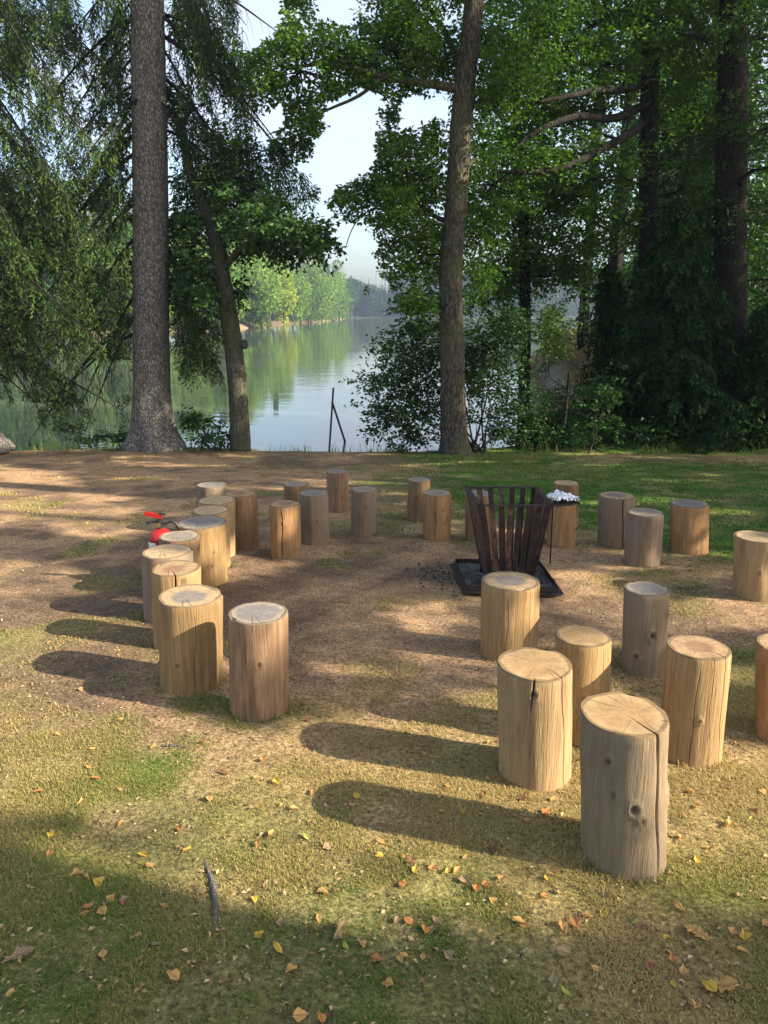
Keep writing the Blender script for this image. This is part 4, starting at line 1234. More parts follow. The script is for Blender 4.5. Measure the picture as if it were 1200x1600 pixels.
S_('slim knotty stool half in sun with a grey cut face, right of the fire basket', (1006, 1046), (1010, 919), 66, 1, 3, 105, [], [(-90, .52, .016), (-45, .30, .018), (-130, .25, .012), (-40, .75, .012)], HI)
S_('pale stool with grey centred cut face and bright rim, directly before the fire basket', (795, 1020), (797, 907), 88, 0, 1, 106, [(-58, .003, .012, 0, 1, .1), (-105, .003, .008, .1, .9, 0)], [], HI)
S_('mottled dark brown stool with blue grey cut face, right of the front left pair', (405, 1107), (403, 957), 91, 6, 3, 107, [(-110, .003, .008, 0, .8, 0)], [(-80, .6, .01)], HI)
S_('broad honey coloured stool with grey centred cut face, left of the front left pair', (299, 1066), (297, 930), 97, 7, 1, 108, [(-70, .003, .01, 0, .9, 0)], [(-100, .35, .01)], HI, oval=.02)
S_('stool with a chipped reddish cut face, just behind the broad honey coloured one', (277, 1003), (275, 887), 74, 0, 2, 109, [(-75, .009, .04, .45, 1, .5)], [(-60, .9, .02)], MD)
S_('grey sided stool with a pale pinkish cut face, leftmost of all the stools', (264, 962), (262, 861), 75, 4, 4, 110, [], [], MD)
S_('low brownish stool wedged between the extinguisher and the tall honey stool', (283, 930), (281, 837), 62, 3, 5, 111, [(-50, .004, .01, 0, 1, .1)], [], MD)
S_('tall honey coloured stool with a flat slate grey cut face in the left row', (317, 908), (315, 816), 78, 7, 3, 112, [(-112, .003, .01, 0, 1, 0)], [(-50, .6, .01)], MD)
S_('sunlit cream stool whose cut face shows just above the slate topped honey stool', (331, 884), (328, 797), 58, 5, 4, 113, [], [], MD)
S_('bright sunlit stool behind the cream one, its right side glowing', (340, 866), (339, 781), 58, 5, 4, 114, [(-60, .003, .01, 0, 1, .1)], [], MD)
S_('whitish stool with a dark knot, farthest back of the left row', (331, 832), (331, 757), 46, 4, 3, 115, [], [(-150, .6, .02)], MD)
S_('brown stool in the shade behind the glowing sunlit one', (379, 854), (376, 771), 50, 3, 2, 116, [(-40, .003, .01, 0, 1, .1)], [(-70, .3, .01)], MD)
S_('orange brown stool with a rough dark split side, front one of the middle cluster', (446, 867), (444, 787), 48, 2, 2, 117, [(-95, .010, .02, 0, .95, 0), (-120, .004, .01, 0, 1, 0)], [], MD)
S_('brown stool mostly hidden behind the orange brown split one', (463, 834), (462, 756), 38, 3, 5, 118, [], [], LO)
S_('silvery stool with one small dark knot, touching the split orange brown one', (492, 847), (490, 770), 45, 4, 3, 119, [(-110, .003, .01, 0, 1, .1)], [(-75, .5, .013)], MD)
S_('dark brown stool standing farthest back, at the edge of the green grass', (527, 798), (527, 736), 35, 6, 3, 120, [], [(-60, .4, .012)], LO)
S_('plain silvery pink stool standing alone right of the farthest back one', (568, 834), (569, 764), 40, 4, 5, 121, [], [], MD)
S_('narrow red brown stool behind the split orange one in the back row', (653, 812), (655, 749), 35, 3, 5, 122, [], [], LO)
S_('orange stool with a long dark split and knots in the back row', (683, 840), (683, 770), 44, 2, 5, 123, [(-100, .007, .025, 0, 1, .3)], [(-60, .4, .013), (-70, .7, .01)], MD)
S_('stool almost hidden behind the left side of the fire basket', (749, 843), (749, 771), 43, 3, 5, 124, [], [], LO)
FOILST = S_('orange tan stool behind the fire basket that carries the tray and foil', (876, 851), (877, 785), 44, 2, 5, 125, [], [(-80, .5, .01)], MD)
S_('stool behind the one with the foil, its pale right edge showing', (884, 824), (884, 754), 38, 3, 4, 126, [], [], LO)
S_('stool split wide open by a black crack, on the edge of the green grass', (962, 851), (964, 774), 55, 4, 1, 127, [(-86, .012, .07, 0, 1, .9)], [(-60, .7, .01)], MD)
S_('grey weathered stool leaning right beside the wide split one', (1003, 880), (1008, 800), 55, 4, 5, 128, [], [], MD)
S_('orange brown stool with a bluish cut face, standing apart on the right by green grass', (1076, 861), (1077, 786), 56, 2, 3, 129, [(-120, .003, .01, 0, 1, 0)], [(-60, .5, .012)], MD)
S_('bright pale stool cut off by the right edge, beyond the leaning ones', (1182, 931), (1183, 838), 66, 5, 4, 130, [(-75, .003, .01, 0, 1, .1)], [(-110, .5, .011)], MD)
S_('brown stool mostly outside the picture at the right edge, near the star cracked stool', (1218, 1148), (1222, 1005), 74, 2, 2, 131, [], [], MD)

# ------------------------------------------------------------------ fire basket
def rustmat(name, ca, cb, met=0.4, rough=0.65):
    m, ns, ls, b = newmat(name)
    n1 = noise(ns, ls, coords(ns, ls, (1, 1, 1)), 14, 5, .65)
    n2 = noise(ns, ls, coords(ns, ls, (30, 30, 5)), 2, 3, .6)
    col = mixc(ns, ls, ramp(ns, ls, n1, [(0.42, 0.0), (0.62, 1.0)]), ca, cb)
    col = mixc(ns, ls, 1.0, col, ramp(ns, ls, n2, [(0.3, .6), (0.7, 1.3)]), 'MULTIPLY')
    ls.new(col, b.inputs['Base Color'])
    b.inputs['Metallic'].default_value = met
    b.inputs['Roughness'].default_value = rough
    bumped(ns, ls, b, n1, .3, .004)
    return m
M['iron'] = rustmat('burnt_iron', (0.020, 0.018, 0.020), (0.060, 0.032, 0.024), .3)
M['iron_rust'] = rustmat('rusty_iron', (0.045, 0.030, 0.026), (0.17, 0.085, 0.055), .2, .75)
M['ash'] = rustmat('ash_and_charcoal', (0.020, 0.020, 0.022), (0.12, 0.115, 0.11), 0, .95)
fb = np.array([0.0, 0.0, 0.0])
c0_ = (G(727, 931) + G(875, 934) + G(843, 888) + G(708, 886)) / 4
c0_[2] = float(height(c0_[0], c0_[1]))
root = empty('fire_basket', tuple(c0_))
tag(root, 'rusty black slatted iron fire basket, wider at the top, standing on a low ash tray', 'fire basket')
def lw(px, py, Y): return PW(px, py, Y) - c0_
Yf, Yb = 4.95, 5.50
tfl, tfr, tbl, tbr = lw(750, 787, Yf), lw(862, 787, Yf), lw(728, 764, Yb), lw(838, 764, Yb)
zt = float(np.mean([p[2] for p in (tfl, tfr, tbl, tbr)]))
for p in (tfl, tfr): p[2] = zt
for p in (tbl, tbr): p[2] = zt + .0
zb = 0.075
bfl, bfr, bbl, bbr = lw(765, 893, 5.10), lw(834, 893, 5.10), lw(752, 885, 5.42), lw(820, 885, 5.42)
for p in (bfl, bfr, bbl, bbr): p[2] = zb
rim = MB()
for a, b_ in ((tfl, tfr), (tbl, tbr), (tfl, tbl), (tfr, tbr)):
    d_ = unit(b_ - a) * .008
    rim.bar(a - d_, b_ + d_, .036, .008, (0, 0, 1))
obj('rim', rim.mesh('rim'), M['iron'], root)
bot = MB()
for a, b_ in ((bfl, bfr), (bbl, bbr), (bfl, bbl), (bfr, bbr)): bot.bar(a, b_, .03, .008, (0, 0, 1))
for t in np.linspace(.15, .85, 5): bot.bar(bfl + (bfr - bfl) * t, bbl + (bbr - bbl) * t, .012, .022)
obj('floor_grate', bot.mesh('floor_grate'), M['iron'], root)
cen = np.array([(tfl[0] + tfr[0] + tbl[0] + tbr[0]) / 4, (tfl[1] + tbl[1]) / 2, zt / 2])
rs = np.random.RandomState(80)
for (ta, tb_, ba, bb_, ns_) in ((tfl, tfr, bfl, bfr, 8), (tbl, tbr, bbl, bbr, 7), (tfl, tbl, bfl, bbl, 9), (tfr, tbr, bfr, bbr, 9)):
    for i in range(ns_):
        t = (i + .0) / (ns_ - 1)
        t = .03 + .94 * t
        a = ta + (tb_ - ta) * t; q = ba + (bb_ - ba) * t
        out_ = np.array([(a + q)[0] / 2 - cen[0], (a + q)[1] / 2 - cen[1], 0])
        nrm = np.cross(tb_ - ta, a - q); nrm = unit(nrm)
        sl_ = MB()
        mid = (a + q) / 2 + rs.randn(3) * .003
        ex = (a - q)
        wd = unit(tb_ - ta)
        # a slat is a flat bar, its width along the side of the basket
        for (u0, u1) in ((q - ex * .0, mid), (mid, a)):
            dd = unit(u1 - u0)
            u = wd - dd * np.dot(wd, dd); u = unit(u); v = np.cross(dd, u)
            sl_.box((u0 + u1) / 2, (.039, .006, np.linalg.norm(u1 - u0) + .001), np.stack([u, v, dd], 1))
        obj('slat', sl_.mesh('slat'), M['iron_rust'] if rs.rand() < .45 else M['iron'], root)
# ash tray under it
tray = empty('x')
bpy.data.objects.remove(tray)
tw_ = MB()
tc = [G(727, 931) - c0_, G(875, 934) - c0_, G(843, 888) - c0_, G(708, 886) - c0_]
for p in tc: p[2] = p[2] + .0
for i in range(4):
    a, b_ = tc[i].copy(), tc[(i + 1) % 4].copy()
    a[2] += .028; b_[2] += .028
    tw_.bar(a, b_, .006 if False else .05, .008, (0, 0, 1))
    a2, b2 = a.copy(), b_.copy(); a2[2] += .029; b2[2] += .029
    ce = sum(tc) / 4
    tw_.bar(a2 + (ce - tc[i]) * .03, b2 + (ce - tc[(i + 1) % 4]) * .03, .004, .036, (0, 0, 1))
obj('tray_rim', tw_.mesh('tray_rim'), M['iron'], root)
n = 26
U, V_ = np.meshgrid(np.linspace(.02, .98, n), np.linspace(.02, .98, n))
U, V_ = U.ravel()[:, None], V_.ravel()[:, None]
Pt = (tc[0] * (1 - U) + tc[1] * U) * (1 - V_) + (tc[3] * (1 - U) + tc[2] * U) * V_
Pt[:, 2] += .012 + .035 * fbm(Pt[:, 0] * 14 + 5, Pt[:, 1] * 14, 3) * 1.2
I = (np.arange(n - 1)[:, None] * n + np.arange(n - 1)[None, :]).reshape(-1)
obj('ash_bed', mesh_np('ash_bed', Pt, [np.stack([I, I + 1, I + n + 1, I + n], -1)], {'tint': np.zeros(len(Pt))}, False), M['ash'], root)
# four short feet
for p in (bfl, bfr, bbl, bbr):
    ft = MB(); ft.box((p[0], p[1], .045 + (-SLOPE * p[1])), (.022, .022, .08)); obj('foot', ft.mesh('foot'), M['iron'], root)

# charcoal and ash spilled beside the tray
rs = np.random.RandomState(81)
cm = MB()
for i in range(150):
    c_ = G(rs.normal(690, 22), rs.normal(897, 9)) if rs.rand() < .75 else G(rs.uniform(650, 760), rs.uniform(880, 935))
    c_[2] = float(height(c_[0], c_[1])) + .004
    s_ = rs.uniform(.006, .022)
    q, _ = np.linalg.qr(rs.randn(3, 3))
    cm.box(c_, (s_, s_ * .7, s_ * .5), q)
tag(obj('charcoal', cm.mesh('charcoal'), M['ash']), 'spilled charcoal bits on the soil left of the fire basket', 'charcoal', kind='stuff')

# poker leaning on the basket's right side
pk = MB()
pb = PW(861, 858, 5.75); pb[2] = float(height(pb[0], pb[1]))
pt = PW(864, 787, 5.30)
pk.tube([pb, pb + (pt - pb) * .5, pt], .006, k=8)
ro = empty('poker', tuple(pb)); tag(ro, 'thin dark iron poker leaning against the right side of the fire basket', 'poker')
mm_ = pk.mesh('rod'); co = np.empty(len(mm_.vertices) * 3, np.float32); mm_.vertices.foreach_get('co', co); co = (co.reshape(-1, 3) - pb).astype(np.float32); mm_.vertices.foreach_set('co', co.ravel())
obj('rod', mm_, M['iron'], ro)
hk = MB(); hk.tube(bez(pt - pb, pt - pb + [0, 0, .03], pt - pb + [.03, 0, .035], pt - pb + [.03, 0, .0], 7), .006, k=6); obj('hook', hk.mesh('hook'), M['iron'], ro)

# baking tray and crumpled foil on the stool behind the basket
fs = np.array(FOILST.location); ftop = fs[2] + max(v.co.z for v in FOILST.children[0].data.vertices)
tz = ftop + .004
tm = MB(); cx, cy = fs[0] - .02, fs[1] - .04
R0 = np.array([[math.cos(.25), -math.sin(.25), 0], [math.sin(.25), math.cos(.25), 0], [0, 0, 1]])
tm.box((0, 0, .004), (.23, .17, .004), R0)
for sx in (-1, 1):
    tm.box(R0 @ np.array([sx * .116, 0, .008]), (.005, .18, .014), R0); tm.box(R0 @ np.array([0, sx * .087, .008]), (.227, .005, .014), R0)
o = obj('baking_tray', tm.mesh('baking_tray'), M['iron'], loc=(cx, cy, tz)); tag(o, 'black baking tray lying on a stool under crumpled foil behind the fire basket', 'tray')
rs = np.random.RandomState(82)
n = 34
U, V_ = np.meshgrid(np.linspace(-1, 1, n), np.linspace(-1, 1, n))
rr_ = np.hypot(U, V_)
Pz = .055 * np.exp(-((U + .35) ** 2 * 2.2 + V_ ** 2 * 1.6)) + .06 * (fbm(U * 4 + 3, V_ * 4 + 8, 3) - .4) * 1.0 + .02
cr_ = np.abs(fbm(U * 6 + 20, V_ * 6, 3) - .5) * .10
P = np.stack([U.ravel() * .125 + .01 * rs.randn(n * n), V_.ravel() * .085 + .008 * rs.randn(n * n), np.maximum(.012, (Pz + cr_).ravel())], 1) @ R0.T
I = (np.arange(n - 1)[:, None] * n + np.arange(n - 1)[None, :]).reshape(-1)
fm = mesh_np('crumpled_foil', P, [np.stack([I, I + 1, I + n + 1, I + n], -1)])
m, ns, ls, b = newmat('foil'); b.inputs['Base Color'].default_value = (.82, .84, .87, 1); b.inputs['Metallic'].default_value = .6; b.inputs['Roughness'].default_value = .42
o = obj('crumpled_foil', fm, m, loc=(cx, cy, tz + .006)); tag(o, 'crumpled sheet of shiny silver foil lying on the black tray', 'foil')
so_ = o.modifiers.new('thickness', 'SOLIDIFY'); so_.thickness = .0008

# ------------------------------------------------------------------ fire extinguisher behind the left row
def plain(name, c, rough=.4, met=0.0):
    m, ns, ls, b = newmat(name)
    n1 = noise(ns, ls, coords(ns, ls), 20, 4)
    ls.new(mixc(ns, ls, 1.0, c, ramp(ns, ls, n1, [(.3, .8), (.7, 1.1)]), 'MULTIPLY'), b.inputs['Base Color'])
    b.inputs['Roughness'].default_value = rough; b.inputs['Metallic'].default_value = met
    return m
RED, BLK, BRASS, WHT = plain('red_enamel', (.30, .012, .010), .38), plain('black_rubber', (.02, .02, .02), .5), plain('brass', (.5, .36, .14), .35, .9), plain('white_label', (.75, .75, .72), .5)
Ye = 5.15
pe = PW(252, 850, Ye); zg = float(height(pe[0], Ye))
ex_ = empty('fire_extinguisher', (pe[0], Ye, zg)); tag(ex_, 'red fire extinguisher with black hose standing behind the left row of stools', 'fire extinguisher')
ztop = PW(252, 826, Ye)[2] - zg
Rr = .086
bd = MB(); bd.lathe([(0.001, .0), (Rr * .9, .0), (Rr, .012), (Rr, ztop - .07), (Rr * .96, ztop - .045), (Rr * .8, ztop - .02), (Rr * .45, ztop - .002), (.022, ztop + .004), (.001, ztop + .004)], 28)
obj('body', bd.mesh('body', True), RED, ex_)
lb = MB()
th = np.linspace(math.radians(185), math.radians(262), 12)
for z0, z1 in ((ztop - .20, ztop - .085),):
    VV = np.concatenate([np.stack([(Rr + .0015) * np.cos(th), (Rr + .0015) * np.sin(th), np.full(12, z)], 1) for z in (z0, z1)])
    lb.add(VV, Q=[[i, i + 1, i + 13, i + 12] for i in range(11)])
obj('label', lb.mesh('label'), WHT, ex_)
vv = MB(); vv.lathe([(.022, ztop), (.024, ztop + .012), (.017, ztop + .016), (.017, ztop + .06), (.02, ztop + .064), (.001, ztop + .068)], 14)
vv.box((.03, 0, ztop + .04), (.04, .02, .02))
obj('valve', vv.mesh('valve'), BLK, ex_)
hd = MB(); hd.bar((.02, 0, ztop + .062), (-.095, -.01, ztop + .045), .022, .010, (0, 1, 0)); obj('carrying_handle', hd.mesh('carrying_handle'), BLK, ex_)
lv = MB(); lv.bar((.02, 0, ztop + .088), (-.10, -.01, ztop + .118), .028, .024, (0, 1, 0)); obj('squeeze_lever', lv.mesh('squeeze_lever'), RED, ex_)
pn = MB(); pn.box((.012, 0, ztop + .09), (.012, .02, .06)); pn.bar((.0, 0, ztop + .115), (.05, 0, ztop + .105), .012, .012, (0, 1, 0)); obj('pin_block', pn.mesh('pin_block'), BLK, ex_)
gg = MB(); gg.lathe([(.001, 0), (.015, 0), (.015, .012), (.001, .012)], 12); o = obj('gauge', gg.mesh('gauge'), BRASS, ex_, (0, -.028, ztop + .035)); o.rotation_euler = (math.pi / 2, 0, 0)
hs_ = MB(); hs_.tube(smoothline([(.045, 0, ztop + .04), (.085, .0, ztop + .055), (.12, .0, ztop + .035), (.145, .0, ztop - .02), (.15, .0, ztop - .10), (.13, 0, ztop - .22)], 22), .010, k=9); obj('hose', hs_.mesh('hose', True), BLK, ex_)
hn = MB(); hn.tube([(.13, 0, ztop - .22), (.118, 0, ztop - .33)], [.012, .020], k=10); obj('nozzle', hn.mesh('nozzle', True), BLK, ex_)

# ------------------------------------------------------------------ propped metal post at the water's edge
YP = 13.95
pm = MB(); pa = PW(514, 708, YP); pa[2] = float(height(pa[0], pa[1])) - .03; ptp = PW(521, 606, YP)
ro = empty('post', tuple(pa)); tag(ro, 'dark iron post with a bent prop beside it at the water edge', 'post')
pm.bar((0, 0, 0), ptp - pa, .035, .03, (0, 1, 0)); obj('upright', pm.mesh('upright'), M['iron'], ro)
pb2 = PW(540, 706, YP - .1); pb2[2] = float(height(pb2[0], pb2[1])) - .03
pm = MB(); pm.bar(PW(519, 628, YP - .04) - pa, PW(539, 690, YP - .1) - pa, .038, .03, (0, 1, 0)); pm.bar(PW(539, 688, YP - .1) - pa, PW(536, 700, YP - .1) - pa + [0, 0, -.1], .036, .03, (0, 1, 0))
obj('prop', pm.mesh('prop'), M['iron'], ro)

# ------------------------------------------------------------------ turf
rs = np.random.RandomState(90)
def blades(n, y0, y1, hgt, wid, seed, xr=0.56, thr=.10):
    rs = np.random.RandomState(seed)
    y = y0 + (y1 - y0) * rs.rand(n) ** .85
    x = (rs.rand(n) * 2 - 1) * (xr * y + .25)
    g = grassness(x, y)
    tuft = fbm(x * 6 + 3, y * 6 + 8, 2)
    k_ = (rs.rand(n) < g * (0.25 + 1.3 * sst(.35, .65, tuft))) & (g > thr)
    x, y, g, tuft = x[k_], y[k_], g[k_], tuft[k_]
    gr = greenness(x, y)
    z = height(x, y)
    n = len(x)
    az = rs.rand(n) * 6.283; ln = (.35 + 1.0 * rs.rand(n)); h = hgt * (.45 + .9 * rs.rand(n)) * (.55 + .9 * tuft)
    dx, dy = np.cos(az), np.sin(az)
    side = np.stack([-dy, dx, 0 * dx], 1) * (wid * (.6 + .8 * rs.rand(n)))[:, None] * .5
    b_ = np.stack([x, y, z - .002], 1)
    m_ = b_ + np.stack([dx * h * ln * .35, dy * h * ln * .35, h * .6], 1)
    t_ = b_ + np.stack([dx * h * ln, dy * h * ln, h * (.95 - .25 * ln)], 1)
    V = np.stack([b_ - side, b_ + side, m_ + side * .8, m_ - side * .8, t_], 1).reshape(-1, 3)
    i = np.arange(n)[:, None] * 5
    col = (1 - gr) * .75 + .25 * rs.rand(n) + .12 * rs.randn(n)      # 0 green .. 1 straw
    return V, i + [0, 1, 2, 3], i + [3, 2, 4], np.clip(np.repeat(col, 5), 0, 1)
m, ns, ls, b = newmat('grass_blades')
a = attr(ns, 'tint')
col = ramp(ns, ls, a.outputs['Fac'], [(0, (.045, .125, .018)), (.4, (.120, .180, .030)), (.65, (.290, .235, .075)), (1, (.46, .35, .15))])
ls.new(col, b.inputs['Base Color']); b.inputs['Roughness'].default_value = .6; b.inputs['Specular IOR Level'].default_value = .25
tl = ns.new('ShaderNodeBsdfTranslucent'); ls.new(col, tl.inputs[0])
mx = ns.new('ShaderNodeMixShader'); mx.inputs[0].default_value = .3
ls.new(b.outputs[0], mx.inputs[1]); ls.new(tl.outputs[0], mx.inputs[2]); ls.new(mx.outputs[0], ns['Material Output'].inputs[0])
M['blade'] = m
Vs, Qs, Ts, As, off = [], [], [], [], 0
for args in ((420000, .95, 3.3, .0125, .0022, 91), (190000, 3.0, 6.0, .015, .0045, 92), (150000, 5.5, 14.2, .028, .010, 93, .66)):
    V, q, t, a_ = blades(*args)
    Vs.append(V); Qs.append(q + off); Ts.append(t + off); As.append(a_); off += len(V)
me = mesh_np('grass', np.concatenate(Vs), [np.concatenate(Qs), np.concatenate(Ts)], {'tint': np.concatenate(As)})
tag(obj('grass', me, M['blade']), 'short dry turf turning from straw to green over the clearing', 'grass', kind='stuff')
# longer tufts left standing round the feet of the stools, where nobody treads
tv, tqs, tts, tas, off = [], [], [], [], 0
for o in list(COL.objects):
    if o.name.startswith('log_stool'):
        n = 420 if o.location.y < 4.2 else 180
        az = rs.rand(n) * 6.283; Rr0 = max(v.co.x for v in o.children[0].data.vertices) if o.children else .14
        Rr0 = .5 * (Rr0 + abs(min(v.co.x for v in o.children[0].data.vertices)))
        rad = Rr0 * (1.0 + .02) + .035 * rs.rand(n) ** 2
        keepm = vn(az * 1.8 + o.location.x * 9, az * 0 + o.location.y * 7) > .42
        x = o.location.x + rad * np.cos(az); y = o.location.y + rad * np.sin(az)
        x, y = x[keepm], y[keepm]; n = len(x)
        if n == 0: continue
        gr = np.clip(greenness(x, y) + .3, 0, 1); dry = rs.rand(n) > (grassness(x, y) * .8 + .2)
        h = (.014 + .026 * rs.rand(n)) * np.where(dry, .5, 1); a2 = rs.rand(n) * 6.283
        side = np.stack([-np.sin(a2), np.cos(a2), 0 * a2], 1) * .0016
        b_ = np.stack([x, y, height(x, y) - .002], 1)
        m_ = b_ + np.stack([np.cos(a2) * h * .2, np.sin(a2) * h * .2, h * .6], 1)
        t_ = b_ + np.stack([np.cos(a2) * h * .6, np.sin(a2) * h * .6, h], 1)
        tv.append(np.stack([b_ - side, b_ + side, m_ + side * .8, m_ - side * .8, t_], 1).reshape(-1, 3))
        i = np.arange(n)[:, None] * 5 + off
        tqs.append(i + [0, 1, 2, 3]); tts.append(i + [3, 2, 4]); off += 5 * n
        tas.append(np.repeat(np.clip(1 - gr + .25 * rs.rand(n) + .35 * dry, 0, 1), 5))
tag(obj('grass_tufts', mesh_np('grass_tufts', np.concatenate(tv), [np.concatenate(tqs), np.concatenate(tts)], {'tint': np.concatenate(tas)}), M['blade']), 'longer grass tufts round the feet of the stools', 'grass', kind='stuff')
# rank grass and weeds along the brink of the bank
n = 5200
x = rs.uniform(-8.5, 9, n); y = 13.75 + .75 * rs.rand(n)
k_ = (fbm(x * 1.7 + 4, y * .6, 3) > .50) | (rs.rand(n) < .10)
k_ &= (lake_sd(x, y) > -.12)
x, y = x[k_], y[k_]; n = len(x); a2 = rs.rand(n) * 6.283
h = (.05 + .17 * rs.rand(n) ** 2) * (.5 + 1.1 * fbm(x * 2.3, y * 2, 2))
side = np.stack([-np.sin(a2), np.cos(a2), 0 * a2], 1) * .0045
b_ = np.stack([x, y, height(x, y) - .01], 1)
m_ = b_ + np.stack([np.cos(a2) * h * .15, np.sin(a2) * h * .15, h * .6], 1)
t_ = b_ + np.stack([np.cos(a2) * h * .55, np.sin(a2) * h * .55, h], 1)
i = np.arange(n)[:, None] * 5
tag(obj('bank_grass', mesh_np('bank_grass', np.stack([b_ - side, b_ + side, m_ + side * .8, m_ - side * .8, t_], 1).reshape(-1, 3), [i + [0, 1, 2, 3], i + [3, 2, 4]], {'tint': np.repeat(np.clip(.1 + .5 * rs.rand(n), 0, 1), 5)}), M['blade']), 'longer grass and weeds along the brink of the bank', 'grass', kind='stuff')
# pebbles and clods on the worn soil
pm_ = MB(); ico = np.array([[0, 0, 1], [.9, 0, .2], [.28, .85, .2], [-.73, .53, .2], [-.73, -.53, .2], [.28, -.85, .2], [0, 0, -.6]])
icf = np.array([[0, 1, 2], [0, 2, 3], [0, 3, 4], [0, 4, 5], [0, 5, 1], [6, 2, 1], [6, 3, 2], [6, 4, 3], [6, 5, 4], [6, 1, 5]])
for i in range(2600):
    y = 2.2 + 9 * rs.rand() ** 1.6; x = (rs.rand() * 2 - 1) * .56 * y
    if rs.rand() < float(grassness(np.array([x]), np.array([y]))[0]) * 1.4: continue
    sz = .0025 + .007 * rs.rand() ** 3
    c_, s_ = math.cos(i), math.sin(i)
    V = ico * (1 + .25 * rs.randn(7, 1)) * sz * [1, .8, .6] @ np.array([[c_, s_, 0], [-s_, c_, 0], [0, 0, 1]])
    pm_.add(V + [x, y, float(height(x, y)) + sz * .2], T=icf, a=rs.rand())
m = leafmat('pebble', (.12, .085, .06), (.34, .27, .20), 0.0, .9, .1, (1, 1, 1))
tag(obj('pebbles', pm_.mesh('pebbles'), m), 'little stones and clods on the worn soil', 'pebbles', kind='stuff')
# dry litter: bits of bark, needles and leaf crumbs
n = 22000
y = 1.0 + 12.8 * rs.rand(n) ** 1.4; x = (rs.rand(n) * 2 - 1) * (.58 * y + .2)
C = np.stack([x, y, height(x, y) + .003 + .006 * rs.rand(n)], 1)
D = unit(rs.randn(n, 3) * [1, 1, .15]); Nn = unit(rs.randn(n, 3) * .3 + [0, 0, 1])
Ln = .006 + .016 * rs.rand(n) ** 2
m = leafmat('litter', (.060, .035, .020), (.34, .24, .13), .1, .8, .1, (1, 1, 1))
tag(obj('litter', leaves_mesh('litter', C, D, Nn, Ln, Ln * (.25 + .5 * rs.rand(n)), rs.rand(n)), m), 'crumbs of bark, needles and broken leaves strewn over the ground', 'litter', kind='stuff')

# ------------------------------------------------------------------ fallen leaves
def leafobj_mesh(kind, L, seed):
    rs = np.random.RandomState(seed)
    if kind == 'birch': prof = [(0, .0), (.08, .16), (.22, .34), (.38, .40), (.55, .33), (.72, .20), (.88, .08), (1.0, 0)]
    elif kind == 'long': prof = [(0, 0), (.12, .10), (.3, .19), (.5, .22), (.7, .18), (.88, .09), (1, 0)]
    else: prof = [(0, .01), (.10, .06), (.18, .16), (.25, .10), (.34, .26), (.42, .15), (.52, .36), (.60, .20), (.70, .32), (.78, .18), (.88, .20), (.96, .10), (1, 0)]
    fold, curl, tw_ = rs.uniform(.15, .6), rs.uniform(-.5, .6), rs.uniform(-.3, .3)
    V = []
    for t, h in prof:
        zc = curl * (t - .5) ** 2 * .8
        for s in (-1, -.5, 0, .5, 1):
            hh = h * (1 + .12 * rs.randn() * (abs(s) == 1))
            V.append([t - .5 + .04 * rs.randn() * (abs(s) == 1), s * hh, zc + abs(s) * hh * fold + s * (t - .5) * tw_ + .015 * rs.randn()])
    V = np.array(V) * L
    V[:, 2] -= V[:, 2].min()
    n_ = len(prof)
    Q = [[r * 5 + c, r * 5 + c + 1, (r + 1) * 5 + c + 1, (r + 1) * 5 + c] for r in range(n_ - 1) for c in range(4)]
    st_ = MB(); st_.tube(np.array([[-.5, 0, .02], [-.62, .01, .03], [-.75, .04, .01]]) * L, .012 * L + .0004, k=4)
    sv = np.concatenate(st_.V); Vt = np.concatenate([V, sv])
    return mesh_np('leaf_' + kind, Vt, [np.concatenate([np.array(Q), np.concatenate(st_.Q) + len(V)])], {'rib': np.concatenate([np.array([abs(i % 5 - 2) / 2 for i in range(len(V))]), np.zeros(len(sv))])})
def drymat(name, c, c2):
    m, ns, ls, b = newmat(name)
    n1 = noise(ns, ls, coords(ns, ls), 90, 5, .7)
    n2 = noise(ns, ls, coords(ns, ls), 35, 3, .6)
    col = mixc(ns, ls, ramp(ns, ls, n2, [(.42, 0.), (.62, 1.)]), c, c2)
    col = mixc(ns, ls, 1.0, col, ramp(ns, ls, n1, [(.3, .6), (.7, 1.2)]), 'MULTIPLY')
    r_ = attr(ns, 'rib')
    b.inputs['Specular IOR Level'].default_value = .15
    col = mixc(ns, ls, 1.0, col, ramp(ns, ls, r_.outputs['Fac'], [(0, .62), (.25, 1.), (1, 1.)]), 'MULTIPLY')
    ls.new(col, b.inputs['Base Color']); b.inputs['Roughness'].default_value = .6
    t = ns.new('ShaderNodeBsdfTranslucent'); ls.new(col, t.inputs[0])
    mx = ns.new('ShaderNodeMixShader'); mx.inputs[0].default_value = .25
    ls.new(b.outputs[0], mx.inputs[1]); ls.new(t.outputs[0], mx.inputs[2]); ls.new(mx.outputs[0], ns['Material Output'].inputs[0])
    return m
DRY = {'yellow': drymat('leaf_yellow', (.62, .42, .06), (.50, .33, .08)), 'tan': drymat('leaf_tan', (.58, .36, .12), (.44, .25, .09)), 'brown': drymat('leaf_brown', (.28, .14, .07), (.16, .08, .045)), 'grey': drymat('leaf_grey', (.38, .28, .16), (.25, .17, .09)), 'lime': drymat('leaf_lime', (.45, .48, .10), (.34, .34, .10)), 'orange': drymat('leaf_orange', (.55, .26, .09), (.36, .16, .06))}
LM = {}
GRP = {'yellow': 'small yellow fallen leaves', 'tan': 'small tan fallen leaves', 'brown': 'small brown fallen leaves', 'grey': 'small grey fallen leaves', 'lime': 'small lime green fallen leaves', 'orange': 'small orange fallen leaves'}
